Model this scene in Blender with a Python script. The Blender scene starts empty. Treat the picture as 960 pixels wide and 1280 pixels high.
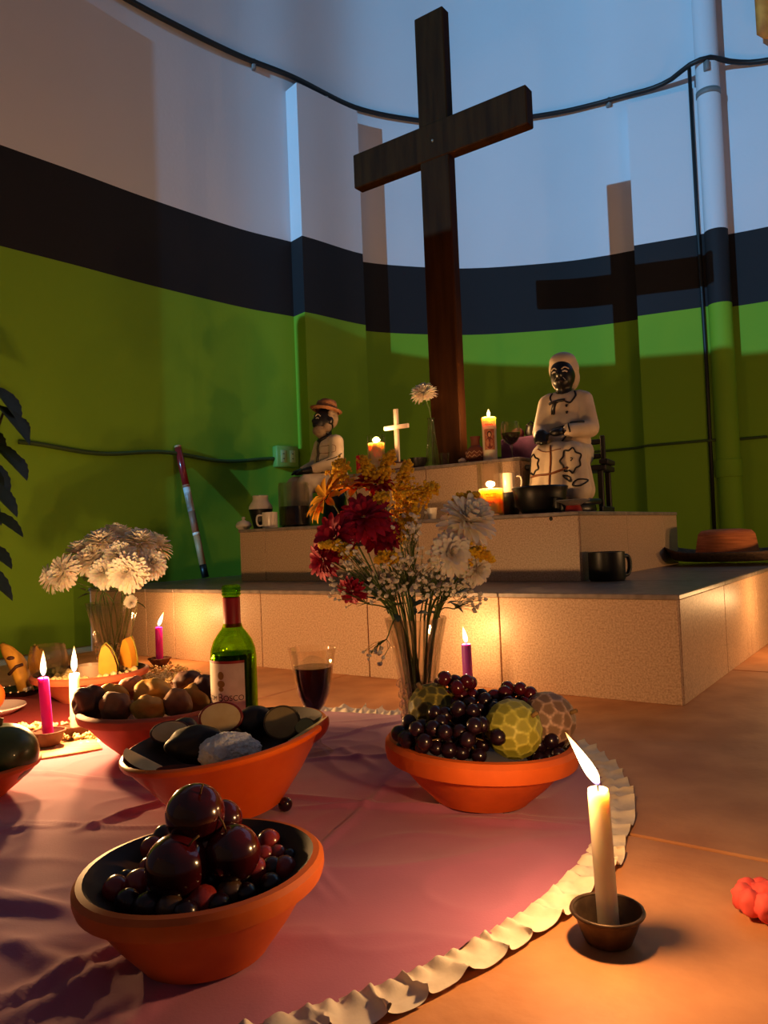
import bpy, bmesh, math, random
from math import sin, cos, pi, radians, sqrt, atan2, hypot
from mathutils import Vector, Matrix, Euler, noise
from mathutils.bvhtree import BVHTree

SC = bpy.context.scene
COL = SC.collection
random.seed(11)

# ------------------------------------------------------------------ camera, world, lights, exposure
FPX, CAM_H, PITCH, ROLL = 960.0, 0.38, math.atan(32 / 960), 0.04
_F = Vector((0, cos(PITCH), sin(PITCH)))
_U0 = Vector((0, -sin(PITCH), cos(PITCH)))
_R0 = Vector((1, 0, 0))
_R = cos(ROLL) * _R0 - sin(ROLL) * _U0
_U = sin(ROLL) * _R0 + cos(ROLL) * _U0
CAM = Vector((0, 0, CAM_H))

cam_data = bpy.data.cameras.new('camera')
cam_data.lens = 27.0
cam_data.sensor_width = 36.0
cam_data.clip_start = 0.02
cam = bpy.data.objects.new('camera', cam_data)
COL.objects.link(cam)
m = Matrix((_R, _U, -_F)).transposed().to_4x4()
m.translation = CAM
cam.matrix_world = m
SC.camera = cam

world = bpy.data.worlds.new('world')
SC.world = world
world.use_nodes = True
world.node_tree.nodes['Background'].inputs['Color'].default_value = (0.88, 0.78, 0.95, 1)
world.node_tree.nodes['Background'].inputs['Strength'].default_value = 0.058

# the cold lamp far back in the nave that throws the cross's shadow on the apse wall
BEAM = Vector((0.66, 0.7425, 0.0)).normalized()
LAMP = Vector((-7.04, -5.24, 3.16))
ld = bpy.data.lights.new('nave_lamp', 'SPOT')
ld.energy = 4400
ld.color = (0.19, 0.57, 1.0)
ld.spot_size = radians(40)
ld.spot_blend = 0.3
ld.shadow_soft_size = 0.02
lo = bpy.data.objects.new('nave_lamp', ld)
COL.objects.link(lo)
lo.location = LAMP
lo.rotation_euler = (Vector((0.6, 4.0, 2.0)) - LAMP).to_track_quat('-Z', 'Y').to_euler()

SC.view_settings.view_transform = 'Standard'
SC.view_settings.look = 'None'
SC.view_settings.exposure = 0.0
SC.view_settings.gamma = 1.0
SC.view_settings.use_curve_mapping = False
SC.cycles.max_bounces = 12
SC.cycles.diffuse_bounces = 5
SC.cycles.transmission_bounces = 10
SC.cycles.transparent_max_bounces = 16
SC.cycles.sample_clamp_indirect = 3.0
SC.cycles.caustics_reflective = False
SC.cycles.caustics_refractive = False
CANDLE = 5.7          # strength of one candle flame in watts
WARM = (1.0, 0.53, 0.20)

# ------------------------------------------------------------------ helpers
def ray(x, y):
    return _R * ((x - 480) / FPX) + _U * ((640 - y) / FPX) + _F
def at(x, y, Y):                       # photo direction taken at depth Y (metres ahead)
    d = ray(x, y)
    return CAM + d * (Y / d.y)
def onz(x, y, z):                      # photo direction met with a level surface
    d = ray(x, y)
    return CAM + d * ((z - CAM_H) / d.z)
PU = Vector((-0.81, 0.587, 0)).normalized()      # along the steps, to the left
PV = Vector((PU.y, -PU.x, 0))                    # into the apse
P1 = Vector((0.615, 1.632, 0))                   # front right corner of the lower step
def uv(u, v, z=0.0):
    return P1 + PU * u + PV * v + Vector((0, 0, z))
def onv(x, y, vv):                     # photo direction met with an upright plane parallel to the steps
    d = ray(x, y)
    t = (vv - (CAM - P1).dot(PV)) / d.dot(PV)
    return CAM + d * t
PANG = atan2(-PU.y, -PU.x)             # yaw whose local +X is -PU (to the right) and +Y is PV

def lin(c):
    return tuple(((v / 255) / 12.92 if v <= 10 else (((v / 255) + 0.055) / 1.055) ** 2.4) for v in c)

MATS = {}
def mat(name, rgb, rough=0.6, rgb2=None, scale=20.0, detail=4.0, bump=0.0, bscale=None, spec=0.5, metal=0.0, sss=0.0,
        trans=0.0, coat=0.0, fac=(0.35, 0.65), ior=1.45, sheen=0.0, sss_rad=(0.02, 0.008, 0.004), stretch=None):
    if name in MATS:
        return MATS[name]
    mt = bpy.data.materials.new(name)
    mt.use_nodes = True
    nt = mt.node_tree
    b = nt.nodes['Principled BSDF']
    c1 = lin(rgb) + (1,)
    b.inputs['Base Color'].default_value = c1
    b.inputs['Roughness'].default_value = rough
    b.inputs['Specular IOR Level'].default_value = spec
    b.inputs['Metallic'].default_value = metal
    b.inputs['IOR'].default_value = ior
    b.inputs['Coat Weight'].default_value = coat
    b.inputs['Coat Roughness'].default_value = 0.08
    b.inputs['Transmission Weight'].default_value = trans
    if sss:
        b.inputs['Subsurface Weight'].default_value = sss
        b.inputs['Subsurface Radius'].default_value = (1, 0.68, 0.42)
        b.inputs['Subsurface Scale'].default_value = sss_rad[0]
    if sheen:
        b.inputs['Sheen Weight'].default_value = sheen
    tc = nt.nodes.new('ShaderNodeTexCoord')
    mp = nt.nodes.new('ShaderNodeMapping')
    nt.links.new(tc.outputs['Object'], mp.inputs['Vector'])
    if stretch:
        mp.inputs['Scale'].default_value = stretch
    if rgb2 is not None:
        n = nt.nodes.new('ShaderNodeTexNoise')
        n.inputs['Scale'].default_value = scale
        n.inputs['Detail'].default_value = detail
        nt.links.new(mp.outputs['Vector'], n.inputs['Vector'])
        r = nt.nodes.new('ShaderNodeValToRGB')
        r.color_ramp.elements[0].position, r.color_ramp.elements[1].position = fac
        r.color_ramp.elements[0].color = c1
        r.color_ramp.elements[1].color = lin(rgb2) + (1,)
        nt.links.new(n.outputs['Fac'], r.inputs['Fac'])
        nt.links.new(r.outputs['Color'], b.inputs['Base Color'])
    if bump:
        n2 = nt.nodes.new('ShaderNodeTexNoise')
        n2.inputs['Scale'].default_value = bscale or scale
        n2.inputs['Detail'].default_value = 5
        nt.links.new(mp.outputs['Vector'], n2.inputs['Vector'])
        bp = nt.nodes.new('ShaderNodeBump')
        bp.inputs['Strength'].default_value = bump
        bp.inputs['Distance'].default_value = 0.01
        nt.links.new(n2.outputs['Fac'], bp.inputs['Height'])
        nt.links.new(bp.outputs['Normal'], b.inputs['Normal'])
    MATS[name] = mt
    return mt

def glass_mat(name, rgb, rough=0.0, ior=1.45, clear=0.35):
    """thin clear glass: a glass lobe mixed with straight-through so that candle light still passes"""
    if name in MATS:
        return MATS[name]
    mt = bpy.data.materials.new(name)
    mt.use_nodes = True
    nt = mt.node_tree
    nt.nodes.clear()
    out = nt.nodes.new('ShaderNodeOutputMaterial')
    g = nt.nodes.new('ShaderNodeBsdfGlass')
    g.inputs['Color'].default_value = lin(rgb) + (1,)
    g.inputs['Roughness'].default_value = rough
    g.inputs['IOR'].default_value = ior
    t = nt.nodes.new('ShaderNodeBsdfTransparent')
    t.inputs['Color'].default_value = lin(rgb) + (1,)
    mx = nt.nodes.new('ShaderNodeMixShader')
    mx.inputs['Fac'].default_value = clear
    nt.links.new(g.outputs[0], mx.inputs[1])
    nt.links.new(t.outputs[0], mx.inputs[2])
    nt.links.new(mx.outputs[0], out.inputs['Surface'])
    MATS[name] = mt
    return mt

def flame_mat():
    if 'flame' in MATS:
        return MATS['flame']
    mt = bpy.data.materials.new('flame')
    mt.use_nodes = True
    nt = mt.node_tree
    nt.nodes.clear()
    out = nt.nodes.new('ShaderNodeOutputMaterial')
    tc = nt.nodes.new('ShaderNodeTexCoord')
    sp = nt.nodes.new('ShaderNodeSeparateXYZ')
    nt.links.new(tc.outputs['Generated'], sp.inputs[0])
    r = nt.nodes.new('ShaderNodeValToRGB')
    e = r.color_ramp.elements
    e[0].position, e[0].color = 0.0, (0.10, 0.16, 0.9, 1)
    e[1].position, e[1].color = 1.0, (1.0, 0.42, 0.08, 1)
    k = e.new(0.16); k.color = (1.0, 0.62, 0.28, 1)
    k = e.new(0.45); k.color = (1.0, 0.78, 0.42, 1)
    nt.links.new(sp.outputs['Z'], r.inputs['Fac'])
    s = nt.nodes.new('ShaderNodeValToRGB')
    e = s.color_ramp.elements
    e[0].position, e[0].color = 0.0, (0.04, 0.04, 0.04, 1)
    e[1].position, e[1].color = 1.0, (0.25, 0.25, 0.25, 1)
    k = e.new(0.22); k.color = (0.8, 0.8, 0.8, 1)
    k = e.new(0.6); k.color = (1, 1, 1, 1)
    nt.links.new(sp.outputs['Z'], s.inputs['Fac'])
    mu = nt.nodes.new('ShaderNodeMath'); mu.operation = 'MULTIPLY'
    mu.inputs[1].default_value = 5.0
    nt.links.new(s.outputs['Color'], mu.inputs[0])
    em = nt.nodes.new('ShaderNodeEmission')
    nt.links.new(r.outputs['Color'], em.inputs['Color'])
    nt.links.new(mu.outputs[0], em.inputs['Strength'])
    t = nt.nodes.new('ShaderNodeBsdfTransparent')
    ad = nt.nodes.new('ShaderNodeAddShader')
    nt.links.new(em.outputs[0], ad.inputs[0])
    nt.links.new(t.outputs[0], ad.inputs[1])
    nt.links.new(ad.outputs[0], out.inputs['Surface'])
    MATS['flame'] = mt
    return mt

class MB:
    """collects shapes into one mesh"""
    def __init__(s):
        s.v, s.f = [], []
    def add(s, vs, fs):
        o = len(s.v)
        s.v += [Vector(p) for p in vs]
        s.f += [tuple(i + o for i in f) for f in fs]
        return s
    def xform(s, M):
        s.v = [M @ p for p in s.v]
        return s
    def box(s, c, size, rz=0.0, M=None):
        hx, hy, hz = size[0] / 2, size[1] / 2, size[2] / 2
        vs = [Vector((x, y, z)) for z in (-hz, hz) for y in (-hy, hy) for x in (-hx, hx)]
        R = M or Matrix.Rotation(rz, 3, 'Z')
        vs = [R @ p + Vector(c) for p in vs]
        return s.add(vs, [(0, 2, 3, 1), (4, 5, 7, 6), (0, 1, 5, 4), (2, 6, 7, 3), (0, 4, 6, 2), (1, 3, 7, 5)])
    def bevbox(s, c, size, b=0.004, rz=0.0, M=None):
        bm = bmesh.new()
        bmesh.ops.create_cube(bm, size=1.0)
        for p in bm.verts:
            p.co = Vector((p.co.x * size[0], p.co.y * size[1], p.co.z * size[2]))
        bmesh.ops.bevel(bm, geom=bm.edges[:], offset=b, segments=1, affect='EDGES')
        R = M or Matrix.Rotation(rz, 3, 'Z')
        bm.verts.ensure_lookup_table()
        vs = [R @ p.co + Vector(c) for p in bm.verts]
        fs = [tuple(q.index for q in f.verts) for f in bm.faces]
        bm.free()
        return s.add(vs, fs)
    def lathe(s, prof, c=(0, 0, 0), n=32, M=None, wob=None):
        vs, fs = [], []
        R = M or Matrix.Identity(3)
        idx = []
        for r, z in prof:
            if r < 1e-6:
                idx.append([len(vs)] * n); vs.append(R @ Vector((0, 0, z)) + Vector(c))
            else:
                row = []
                for k in range(n):
                    a = 2 * pi * k / n
                    rr = r * (wob(a, z) if wob else 1)
                    row.append(len(vs)); vs.append(R @ Vector((rr * cos(a), rr * sin(a), z)) + Vector(c))
                idx.append(row)
        for a, b in zip(idx[:-1], idx[1:]):
            for k in range(n):
                q = [a[k], a[(k + 1) % n], b[(k + 1) % n], b[k]]
                u = []
                for i in q:
                    if i not in u:
                        u.append(i)
                if len(u) >= 3:
                    fs.append(tuple(u))
        return s.add(vs, fs)
    def tube(s, pts, r, n=8, closed=False, cap=True):
        pts = [Vector(p) for p in pts]
        N = len(pts)
        rs = r if isinstance(r, (list, tuple)) else [r] * N
        vs, fs = [], []
        up = None
        for i, p in enumerate(pts):
            if closed:
                t = pts[(i + 1) % N] - pts[i - 1]
            else:
                t = pts[min(i + 1, N - 1)] - pts[max(i - 1, 0)]
            t = t.normalized() if t.length > 1e-9 else Vector((0, 0, 1))
            if up is None:
                up = t.orthogonal().normalized()
            up = up - t * up.dot(t)
            up = up.normalized() if up.length > 1e-6 else t.orthogonal().normalized()
            w = t.cross(up)
            for k in range(n):
                a = 2 * pi * k / n
                vs.append(p + (up * cos(a) + w * sin(a)) * rs[i])
        for i in range(N if closed else N - 1):
            j = (i + 1) % N
            for k in range(n):
                fs.append((i * n + k, i * n + (k + 1) % n, j * n + (k + 1) % n, j * n + k))
        if cap and not closed:
            fs.append(tuple(range(n))[::-1]); fs.append(tuple((N - 1) * n + k for k in range(n)))
        return s.add(vs, fs)
    def ball(s, c, r, sub=2, M=None, fn=None):
        rr = r if isinstance(r, (tuple, list, Vector)) else (r, r, r)
        bm = bmesh.new()
        bmesh.ops.create_icosphere(bm, subdivisions=sub, radius=1.0)
        R = M or Matrix.Identity(3)
        bm.verts.ensure_lookup_table()
        vs = []
        for p in bm.verts:
            q = p.co.copy()
            k = fn(q) if fn else 1.0
            vs.append(R @ Vector((q.x * rr[0] * k, q.y * rr[1] * k, q.z * rr[2] * k)) + Vector(c))
        fs = [tuple(q.index for q in f.verts) for f in bm.faces]
        bm.free()
        return s.add(vs, fs)
    def prism(s, poly, z0, z1):
        n = len(poly)
        vs = [Vector((p[0], p[1], z0)) for p in poly] + [Vector((p[0], p[1], z1)) for p in poly]
        fs = [tuple(range(n))[::-1], tuple(range(n, 2 * n))]
        fs += [(i, (i + 1) % n, n + (i + 1) % n, n + i) for i in range(n)]
        return s.add(vs, fs)
    def mesh(s, name, origin=(0, 0, 0)):
        o = Vector(origin)
        me = bpy.data.meshes.new(name)
        me.from_pydata([tuple(p - o) for p in s.v], [], s.f)
        me.update()
        return me
    def build(s, name, material, parent=None, smooth=True, origin=None):
        """world-space shapes; the object's origin is the parent's spot, or `origin`"""
        if parent is not None:
            M_ = parent.matrix_basis.copy()
            if parent.parent is not None:
                M_ = parent.parent.matrix_basis @ M_
            o = M_.inverted()
            s.v = [o @ p for p in s.v]
            org = Vector((0, 0, 0)) if origin is None else Vector(origin)
        else:
            org = Vector(origin) if origin is not None else Vector((0, 0, 0))
        me = s.mesh(name, org)
        return link(name, me, material, parent, org, smooth)

def link(name, me, material, parent=None, loc=(0, 0, 0), smooth=True, rot=None, scale=None):
    ob = bpy.data.objects.new(name, me)
    COL.objects.link(ob)
    if material is not None and not me.materials:
        for mm in (material if isinstance(material, (list, tuple)) else [material]):
            me.materials.append(mm)
    if smooth and me.polygons:
        me.polygons.foreach_set('use_smooth', [True] * len(me.polygons))
        if smooth == 'auto':
            try:
                me.set_sharp_from_angle(angle=radians(38))
            except Exception:
                pass
    ob.parent = parent
    ob.location = loc
    if rot is not None:
        ob.rotation_euler = rot
    if scale is not None:
        ob.scale = scale if isinstance(scale, (tuple, list, Vector)) else (scale,) * 3
    return ob

def tag(o, label, cat, group=None, kind=None):
    o['label'] = label
    o['category'] = cat
    if group:
        o['group'] = group
    if kind:
        o['kind'] = kind
    return o
def thing(name, label, cat, loc=(0, 0, 0), rz=0.0, group=None):
    o = bpy.data.objects.new(name, None)
    o.empty_display_size = 0.02
    COL.objects.link(o)
    o.matrix_basis = Matrix.Translation(Vector(loc)) @ Matrix.Rotation(rz, 4, 'Z')
    return tag(o, label, cat, group)
def struct(o):
    o['kind'] = 'structure'
    return o

def spline(pts, per=8, closed=False):
    pts = [Vector(p) for p in pts]
    n = len(pts)
    out = []
    for i in range(n if closed else n - 1):
        def g(k):
            return pts[k % n] if closed else pts[max(0, min(n - 1, k))]
        a, b, c, d = g(i - 1), g(i), g(i + 1), g(i + 2)
        for k in range(per):
            t = k / per
            out.append(0.5 * ((2 * b) + (c - a) * t + (2 * a - 5 * b + 4 * c - d) * t * t + (3 * b - a - 3 * c + d) * t ** 3))
    if not closed:
        out.append(pts[-1])
    return out

def blob(name, parts, material, parent=None, voxel=0.006, smooth=4):
    """one continuous surface grown from ellipsoids and tapered limbs"""
    b = MB()
    for p in parts:
        if p[0] == 'e':
            M = Euler(p[3]).to_matrix() if len(p) > 3 else None
            b.ball(p[1], p[2], 3, M)
        else:
            a, c, ra, rb = Vector(p[1]), Vector(p[2]), p[3], p[4]
            for k in range(7):
                t = k / 6
                b.ball(a.lerp(c, t), ra + (rb - ra) * t, 2)
    me = b.mesh(name)
    tmp = bpy.data.objects.new('tmp', me)
    COL.objects.link(tmp)
    r = tmp.modifiers.new('r', 'REMESH'); r.mode = 'VOXEL'; r.voxel_size = voxel
    sm = tmp.modifiers.new('s', 'SMOOTH'); sm.iterations = smooth; sm.factor = 0.5
    dg = bpy.context.evaluated_depsgraph_get()
    out = bpy.data.meshes.new_from_object(tmp.evaluated_get(dg))
    bpy.data.objects.remove(tmp)
    out.name = name
    out.materials.clear()
    return link(name, out, material, parent)

def text_mesh(txt, size, font_scale=1.0):
    cu = bpy.data.curves.new('txt', 'FONT')
    cu.body = txt
    cu.size = size
    cu.align_x = 'CENTER'
    cu.align_y = 'CENTER'
    ob = bpy.data.objects.new('txt', cu)
    COL.objects.link(ob)
    dg = bpy.context.evaluated_depsgraph_get()
    me = bpy.data.meshes.new_from_object(ob.evaluated_get(dg))
    bpy.data.objects.remove(ob)
    vs = [p.co.copy() for p in me.vertices]
    fs = [tuple(f.vertices) for f in me.polygons]
    bpy.data.meshes.remove(me)
    return vs, fs

# ------------------------------------------------------------------ the room: floor, apse wall, pilasters
def wall_mat():
    mt = bpy.data.materials.new('banded_wall_paint')
    mt.use_nodes = True
    nt = mt.node_tree
    b = nt.nodes['Principled BSDF']
    b.inputs['Roughness'].default_value = 0.75
    b.inputs['Specular IOR Level'].default_value = 0.25
    g = nt.nodes.new('ShaderNodeNewGeometry')
    sp = nt.nodes.new('ShaderNodeSeparateXYZ')
    nt.links.new(g.outputs['Position'], sp.inputs[0])
    n = nt.nodes.new('ShaderNodeTexNoise')
    n.inputs['Scale'].default_value = 1.7; n.inputs['Detail'].default_value = 6
    nt.links.new(g.outputs['Position'], n.inputs['Vector'])
    def step(z):
        m_ = nt.nodes.new('ShaderNodeMath'); m_.operation = 'GREATER_THAN'; m_.inputs[1].default_value = z
        nt.links.new(sp.outputs['Z'], m_.inputs[0]); return m_
    def vary(a, c):
        r = nt.nodes.new('ShaderNodeMixRGB')
        r.inputs[1].default_value = lin(a) + (1,); r.inputs[2].default_value = lin(c) + (1,)
        nt.links.new(n.outputs['Fac'], r.inputs[0]); return r
    gr = vary((124, 166, 38), (114, 156, 33)); bl = vary((38, 36, 38), (30, 29, 31)); wh = vary((222, 220, 222), (206, 206, 210))
    m1 = nt.nodes.new('ShaderNodeMixRGB'); m2 = nt.nodes.new('ShaderNodeMixRGB')
    nt.links.new(step(1.521).outputs[0], m1.inputs[0]); nt.links.new(gr.outputs[0], m1.inputs[1]); nt.links.new(bl.outputs[0], m1.inputs[2])
    nt.links.new(step(1.907).outputs[0], m2.inputs[0]); nt.links.new(m1.outputs[0], m2.inputs[1]); nt.links.new(wh.outputs[0], m2.inputs[2])
    nt.links.new(m2.outputs[0], b.inputs['Base Color'])
    n2 = nt.nodes.new('ShaderNodeTexNoise'); n2.inputs['Scale'].default_value = 60
    nt.links.new(g.outputs['Position'], n2.inputs['Vector'])
    bp = nt.nodes.new('ShaderNodeBump'); bp.inputs['Strength'].default_value = 0.12; bp.inputs['Distance'].default_value = 0.004
    nt.links.new(n2.outputs['Fac'], bp.inputs['Height']); nt.links.new(bp.outputs['Normal'], b.inputs['Normal'])
    return mt
WALL = wall_mat()
WPTS = [(-2.05, 2.01), (-1.7, 2.437), (-1.387, 2.82), (-1.193, 3.05), (-.975, 3.321), (-.65, 3.678), (-.402, 3.886), (-.085, 4.18), (.275, 4.318),
        (.6, 4.37), (1.052, 4.325), (1.3, 4.25), (1.452, 4.18), (1.75, 4.06), (2.03, 3.93), (2.45, 3.66), (2.85, 3.25), (3.1, 2.75), (3.2, 2.2)]
WS = spline([(p[0], p[1], 0) for p in WPTS], 8)
WLEN = [0.0]
for a_, b_ in zip(WS[:-1], WS[1:]):
    WLEN.append(WLEN[-1] + (b_ - a_).length)
def wall_at(s, off=0.0):               # point on the plan curve, moved `off` into the room
    s = max(0.0, min(WLEN[-1] - 1e-6, s))
    for i in range(len(WLEN) - 1):
        if WLEN[i + 1] >= s:
            break
    t = (s - WLEN[i]) / (WLEN[i + 1] - WLEN[i])
    d = (WS[i + 1] - WS[i]).normalized()
    return WS[i].lerp(WS[i + 1], t) + Vector((d.y, -d.x, 0)) * off
def wall_s(x, y=500):                  # arc length where a photo column meets the wall
    d = ray(x, y)
    best = (9, 0)
    for i in range(len(WS)):
        c = abs(WS[i].x * d.y - WS[i].y * d.x)
        if c < best[0]:
            best = (c, i)
    i = best[1]
    lo_, hi_ = max(0, i - 1), min(len(WS) - 1, i + 1)
    bb = (9, 0)
    for k in range(81):
        s = WLEN[lo_] + (WLEN[hi_] - WLEN[lo_]) * k / 80
        p = wall_at(s)
        c = abs(p.x * d.y - p.y * d.x)
        if c < bb[0]:
            bb = (c, s)
    return bb[1]
WTOP = 4.0
outer = []
for i in range(len(WS)):
    d = (WS[min(i + 1, len(WS) - 1)] - WS[max(i - 1, 0)]).normalized()
    outer.append(WS[i] - Vector((d.y, -d.x, 0)) * 0.15)
b = MB().prism([(p.x, p.y) for p in WS] + [(p.x, p.y) for p in outer[::-1]], 0, WTOP)
wall = struct(b.build('wall_apse', WALL, smooth='auto'))
def pilaster(s0, s1, th=0.07):
    n = 6
    front = [wall_at(s0 + (s1 - s0) * k / n, th) for k in range(n + 1)]
    back = [wall_at(s0 + (s1 - s0) * k / n, -0.03) for k in range(n + 1)]
    MB().prism([(p.x, p.y) for p in front] + [(p.x, p.y) for p in back[::-1]], 0, 2.69).build('pilaster', WALL, wall, smooth='auto')
pilaster(wall_s(371), wall_s(448), 0.098)
pilaster(wall_s(804), wall_s(898), 0.075)
pilaster(0.12, 0.62, 0.08)

# added unseen blocker behind the viewer, shaped to cut the lamp's lower beam
side = Vector((BEAM.y, -BEAM.x, 0))
sl = 6.5
e0 = Vector((-0.26, 4.02, 0)) - Vector((LAMP.x, LAMP.y, 0))
k_ = sl / e0.dot(BEAM)
edge = Vector((LAMP.x, LAMP.y, 0)) + e0 * k_
ztop = LAMP.z - (LAMP.z - 1.545) / 10.95 * sl
q = [edge, edge + side * 5, edge + side * 5 - BEAM * 0.12, edge - BEAM * 0.12]
struct(MB().prism([(p.x, p.y) for p in q], 0, ztop).build('added_beam_blocker', mat('beam_blocker_paint', (205, 195, 185), 0.8), smooth=False))

# floor: slabs with narrow sunk joints
FLOORM = mat('floor_stone', (214, 152, 102), 0.5, (186, 124, 78), 9, 8, bump=0.08, bscale=70, spec=0.4)
GROUT = mat('grout', (140, 112, 90), 0.9)
floor = struct(MB().box((0.6, 1.2, -0.03), (9, 9, 0.04)).build('floor', GROUT, smooth=False))
SL, SLU = 1.2, 1.75
slab_me = None
for i in range(-3, 4):
    for j in range(-4, 3):
        u0, v0 = 0.91 + SLU * i, -0.73 + SL * j
        c = uv(u0 + SLU / 2, v0 + SL / 2)
        if hypot(c.x - 0.3, c.y - 1.6) > 3.9:
            continue
        if slab_me is None:
            slab_me = MB().bevbox((0, 0, 0), (SLU - 0.006, SL - 0.006, 0.03), 0.002).mesh('slab')
        link('slab', slab_me, FLOORM, floor, (c.x, c.y, -0.015), smooth=False, rot=(0, 0, PANG))

# ------------------------------------------------------------------ the stepped platform, tile by tile
TILE = mat('speckled_tile', (214, 182, 150), 0.42, (166, 128, 98), 240, 8, bump=0.05, bscale=260, spec=0.4, fac=(0.36, 0.74))
TOPT = mat('grey_slab', (150, 136, 126), 0.35, (120, 108, 100), 40, 5, spec=0.45)
TRIMM = mat('tile_edge', (176, 118, 88), 0.5)
CORE = mat('mortar', (165, 135, 110), 0.9)
def step(name, label, u0, u1, v0, v1, z0, z1, joints, sidej, tile=TILE):
    t = thing(name, label, 'step', uv((u0 + u1) / 2, v0, z0), PANG)
    c = uv((u0 + u1) / 2, (v0 + v1) / 2, (z0 + z1) / 2)
    g = 0.008
    MB().box(c, (u1 - u0 - 2 * g, v1 - v0 - 2 * g, z1 - z0 - g), PANG).build('core', CORE, t, smooth=False)
    js = [u0] + [j for j in joints if u0 < j < u1] + [u1]
    for a, d in zip(js[:-1], js[1:]):                       # front faces
        MB().bevbox(uv((a + d) / 2, v0 + g / 2, (z0 + z1 - 0.012) / 2), (d - a - 0.003, g, z1 - z0 - 0.012), 0.0012, PANG).build('front_tile', tile, t, smooth=False)
    ss = [v0 + g] + [j for j in sidej if v0 < j < v1] + [v1]
    for a, d in zip(ss[:-1], ss[1:]):                       # right and left sides
        for uu in (u0 + g / 2, u1 - g / 2):
            MB().bevbox(uv(uu, (a + d) / 2, (z0 + z1 - 0.012) / 2), (g, d - a - 0.003, z1 - z0 - 0.012), 0.0012, PANG).build('side_tile', tile, t, smooth=False)
    for a, d in zip(js[:-1], js[1:]):                       # top slabs
        for e_, f_ in zip(ss[:-1], ss[1:]):
            e2 = v0 - 0.004 if e_ == ss[0] else e_
            a2 = u0 - 0.004 if a == u0 else a
            d2 = u1 + 0.004 if d == u1 else d
            MB().bevbox(uv((a2 + d2) / 2, (e2 + f_) / 2, z1 - 0.006), (d2 - a2 - 0.002, f_ - e2 - 0.002, 0.012), 0.002, PANG).build('top_tile', TOPT, t, smooth=False)
    return t
Z1, Z2, Z3 = 0.235, 0.433, 0.636
step('platform_step', 'wide lowest step of the tiled platform, standing on the floor', 0.0, 2.137, 0.0, 1.385, 0.0, Z1, [0.425, 0.83, 1.24, 1.65, 1.80], [0.42, 0.83, 1.24])
step('platform_step', 'middle step of the tiled platform, carrying both seated figures', 0.367, 1.735, 0.39, 1.38, Z1, Z2, [0.78, 1.19, 1.60], [0.80, 1.2])
step('platform_step', 'small top block of the tiled platform, under the tall cross', 0.688, 1.45, 0.70, 1.06, Z2, Z3, [1.07], [])

# ------------------------------------------------------------------ cables, pipe, outlet on the wall
CABLE = mat('black_cable', (22, 26, 28), 0.5)
GCABLE = mat('green_cable', (52, 74, 26), 0.7)
s0, s1 = wall_s(60), WLEN[-1] - 0.5
pts = []
for k in range(60):
    s = s0 + (s1 - s0) * k / 59
    sp_ = wall_s(898)
    bump_ = 0.10 * math.exp(-((s - sp_) / 0.13) ** 2)
    lift = 0.04 * math.exp(-((s - sp_ - 0.08) / 0.2) ** 2)
    p = wall_at(s, 0.022 + bump_ * 1.25)
    pts.append((p.x, p.y, 2.755 + 0.012 * sin(s * 3.1) + lift))
cb = thing('upper_cable', 'thick black cable looping along the white wall above the cross arms', 'cable', wall_at(s0))
MB().tube(spline(pts, 2), 0.0135, 8).build('sheath', CABLE, cb)
for x in (330, 420, 780, 905):
    p = wall_at(wall_s(x), 0.012)
    if x == 905:
        p = wall_at(wall_s(x), 0.14)
    MB().bevbox((p.x, p.y, 2.755 if x != 780 else 2.76), (0.02, 0.03, 0.05), 0.003, 0.3).build('clip', mat('grey_clip', (120, 120, 118), 0.5), cb)

s0, s1 = wall_s(20), wall_s(345)
pts = []
for k in range(26):
    s = s0 + (s1 - s0) * k / 25
    p = wall_at(s, 0.014)
    pts.append((p.x, p.y, 0.79 - 0.025 * sin(k / 25 * pi * 2.0) ** 2))
tag(MB().tube(pts, 0.009, 7).build('wall_cable', GCABLE, origin=pts[0]), 'green painted cable running along the left wall to the socket box', 'cable')
s0, s1 = wall_s(470), wall_s(957)
pts = []
for k in range(30):
    s = s0 + (s1 - s0) * k / 29
    p = wall_at(s, 0.012 + (0.075 if wall_s(800) < s < wall_s(902) else 0))
    pts.append((p.x, p.y, 0.80 + 0.02 * k / 29))
tag(MB().tube(pts, 0.007, 7).build('wall_cable', GCABLE, origin=pts[0]), 'thin green cable crossing the right wall behind the seated woman figure', 'cable')

sx = wall_s(352)
bx = thing('socket_box', 'green painted double socket box on the left wall by the pilaster', 'socket box', (*wall_at(sx, 0.02)[:2], 0.75))
dw = (wall_at(sx + 0.01) - wall_at(sx - 0.01)).normalized()
wa = atan2(dw.y, dw.x)
c = wall_at(sx, 0.02); c.z = 0.80
MB().bevbox(c, (0.125, 0.045, 0.105), 0.005, wa).build('housing', mat('box_green', (112, 150, 66), 0.5), bx)
for dx in (-0.026, 0.026):
    c2 = wall_at(sx, 0.0435) + dw * dx; c2.z = 0.80
    MB().bevbox(c2, (0.03, 0.004, 0.06), 0.001, wa).build('socket', mat('socket_cream', (150, 170, 110), 0.4), bx)
    for dz in (-0.012, 0.012):
        c3 = wall_at(sx, 0.0458) + dw * dx; c3.z = 0.80 + dz
        MB().box(c3, (0.008, 0.002, 0.004), wa).build('slot', mat('slot_dark', (20, 20, 16), 0.7), bx)

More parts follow.
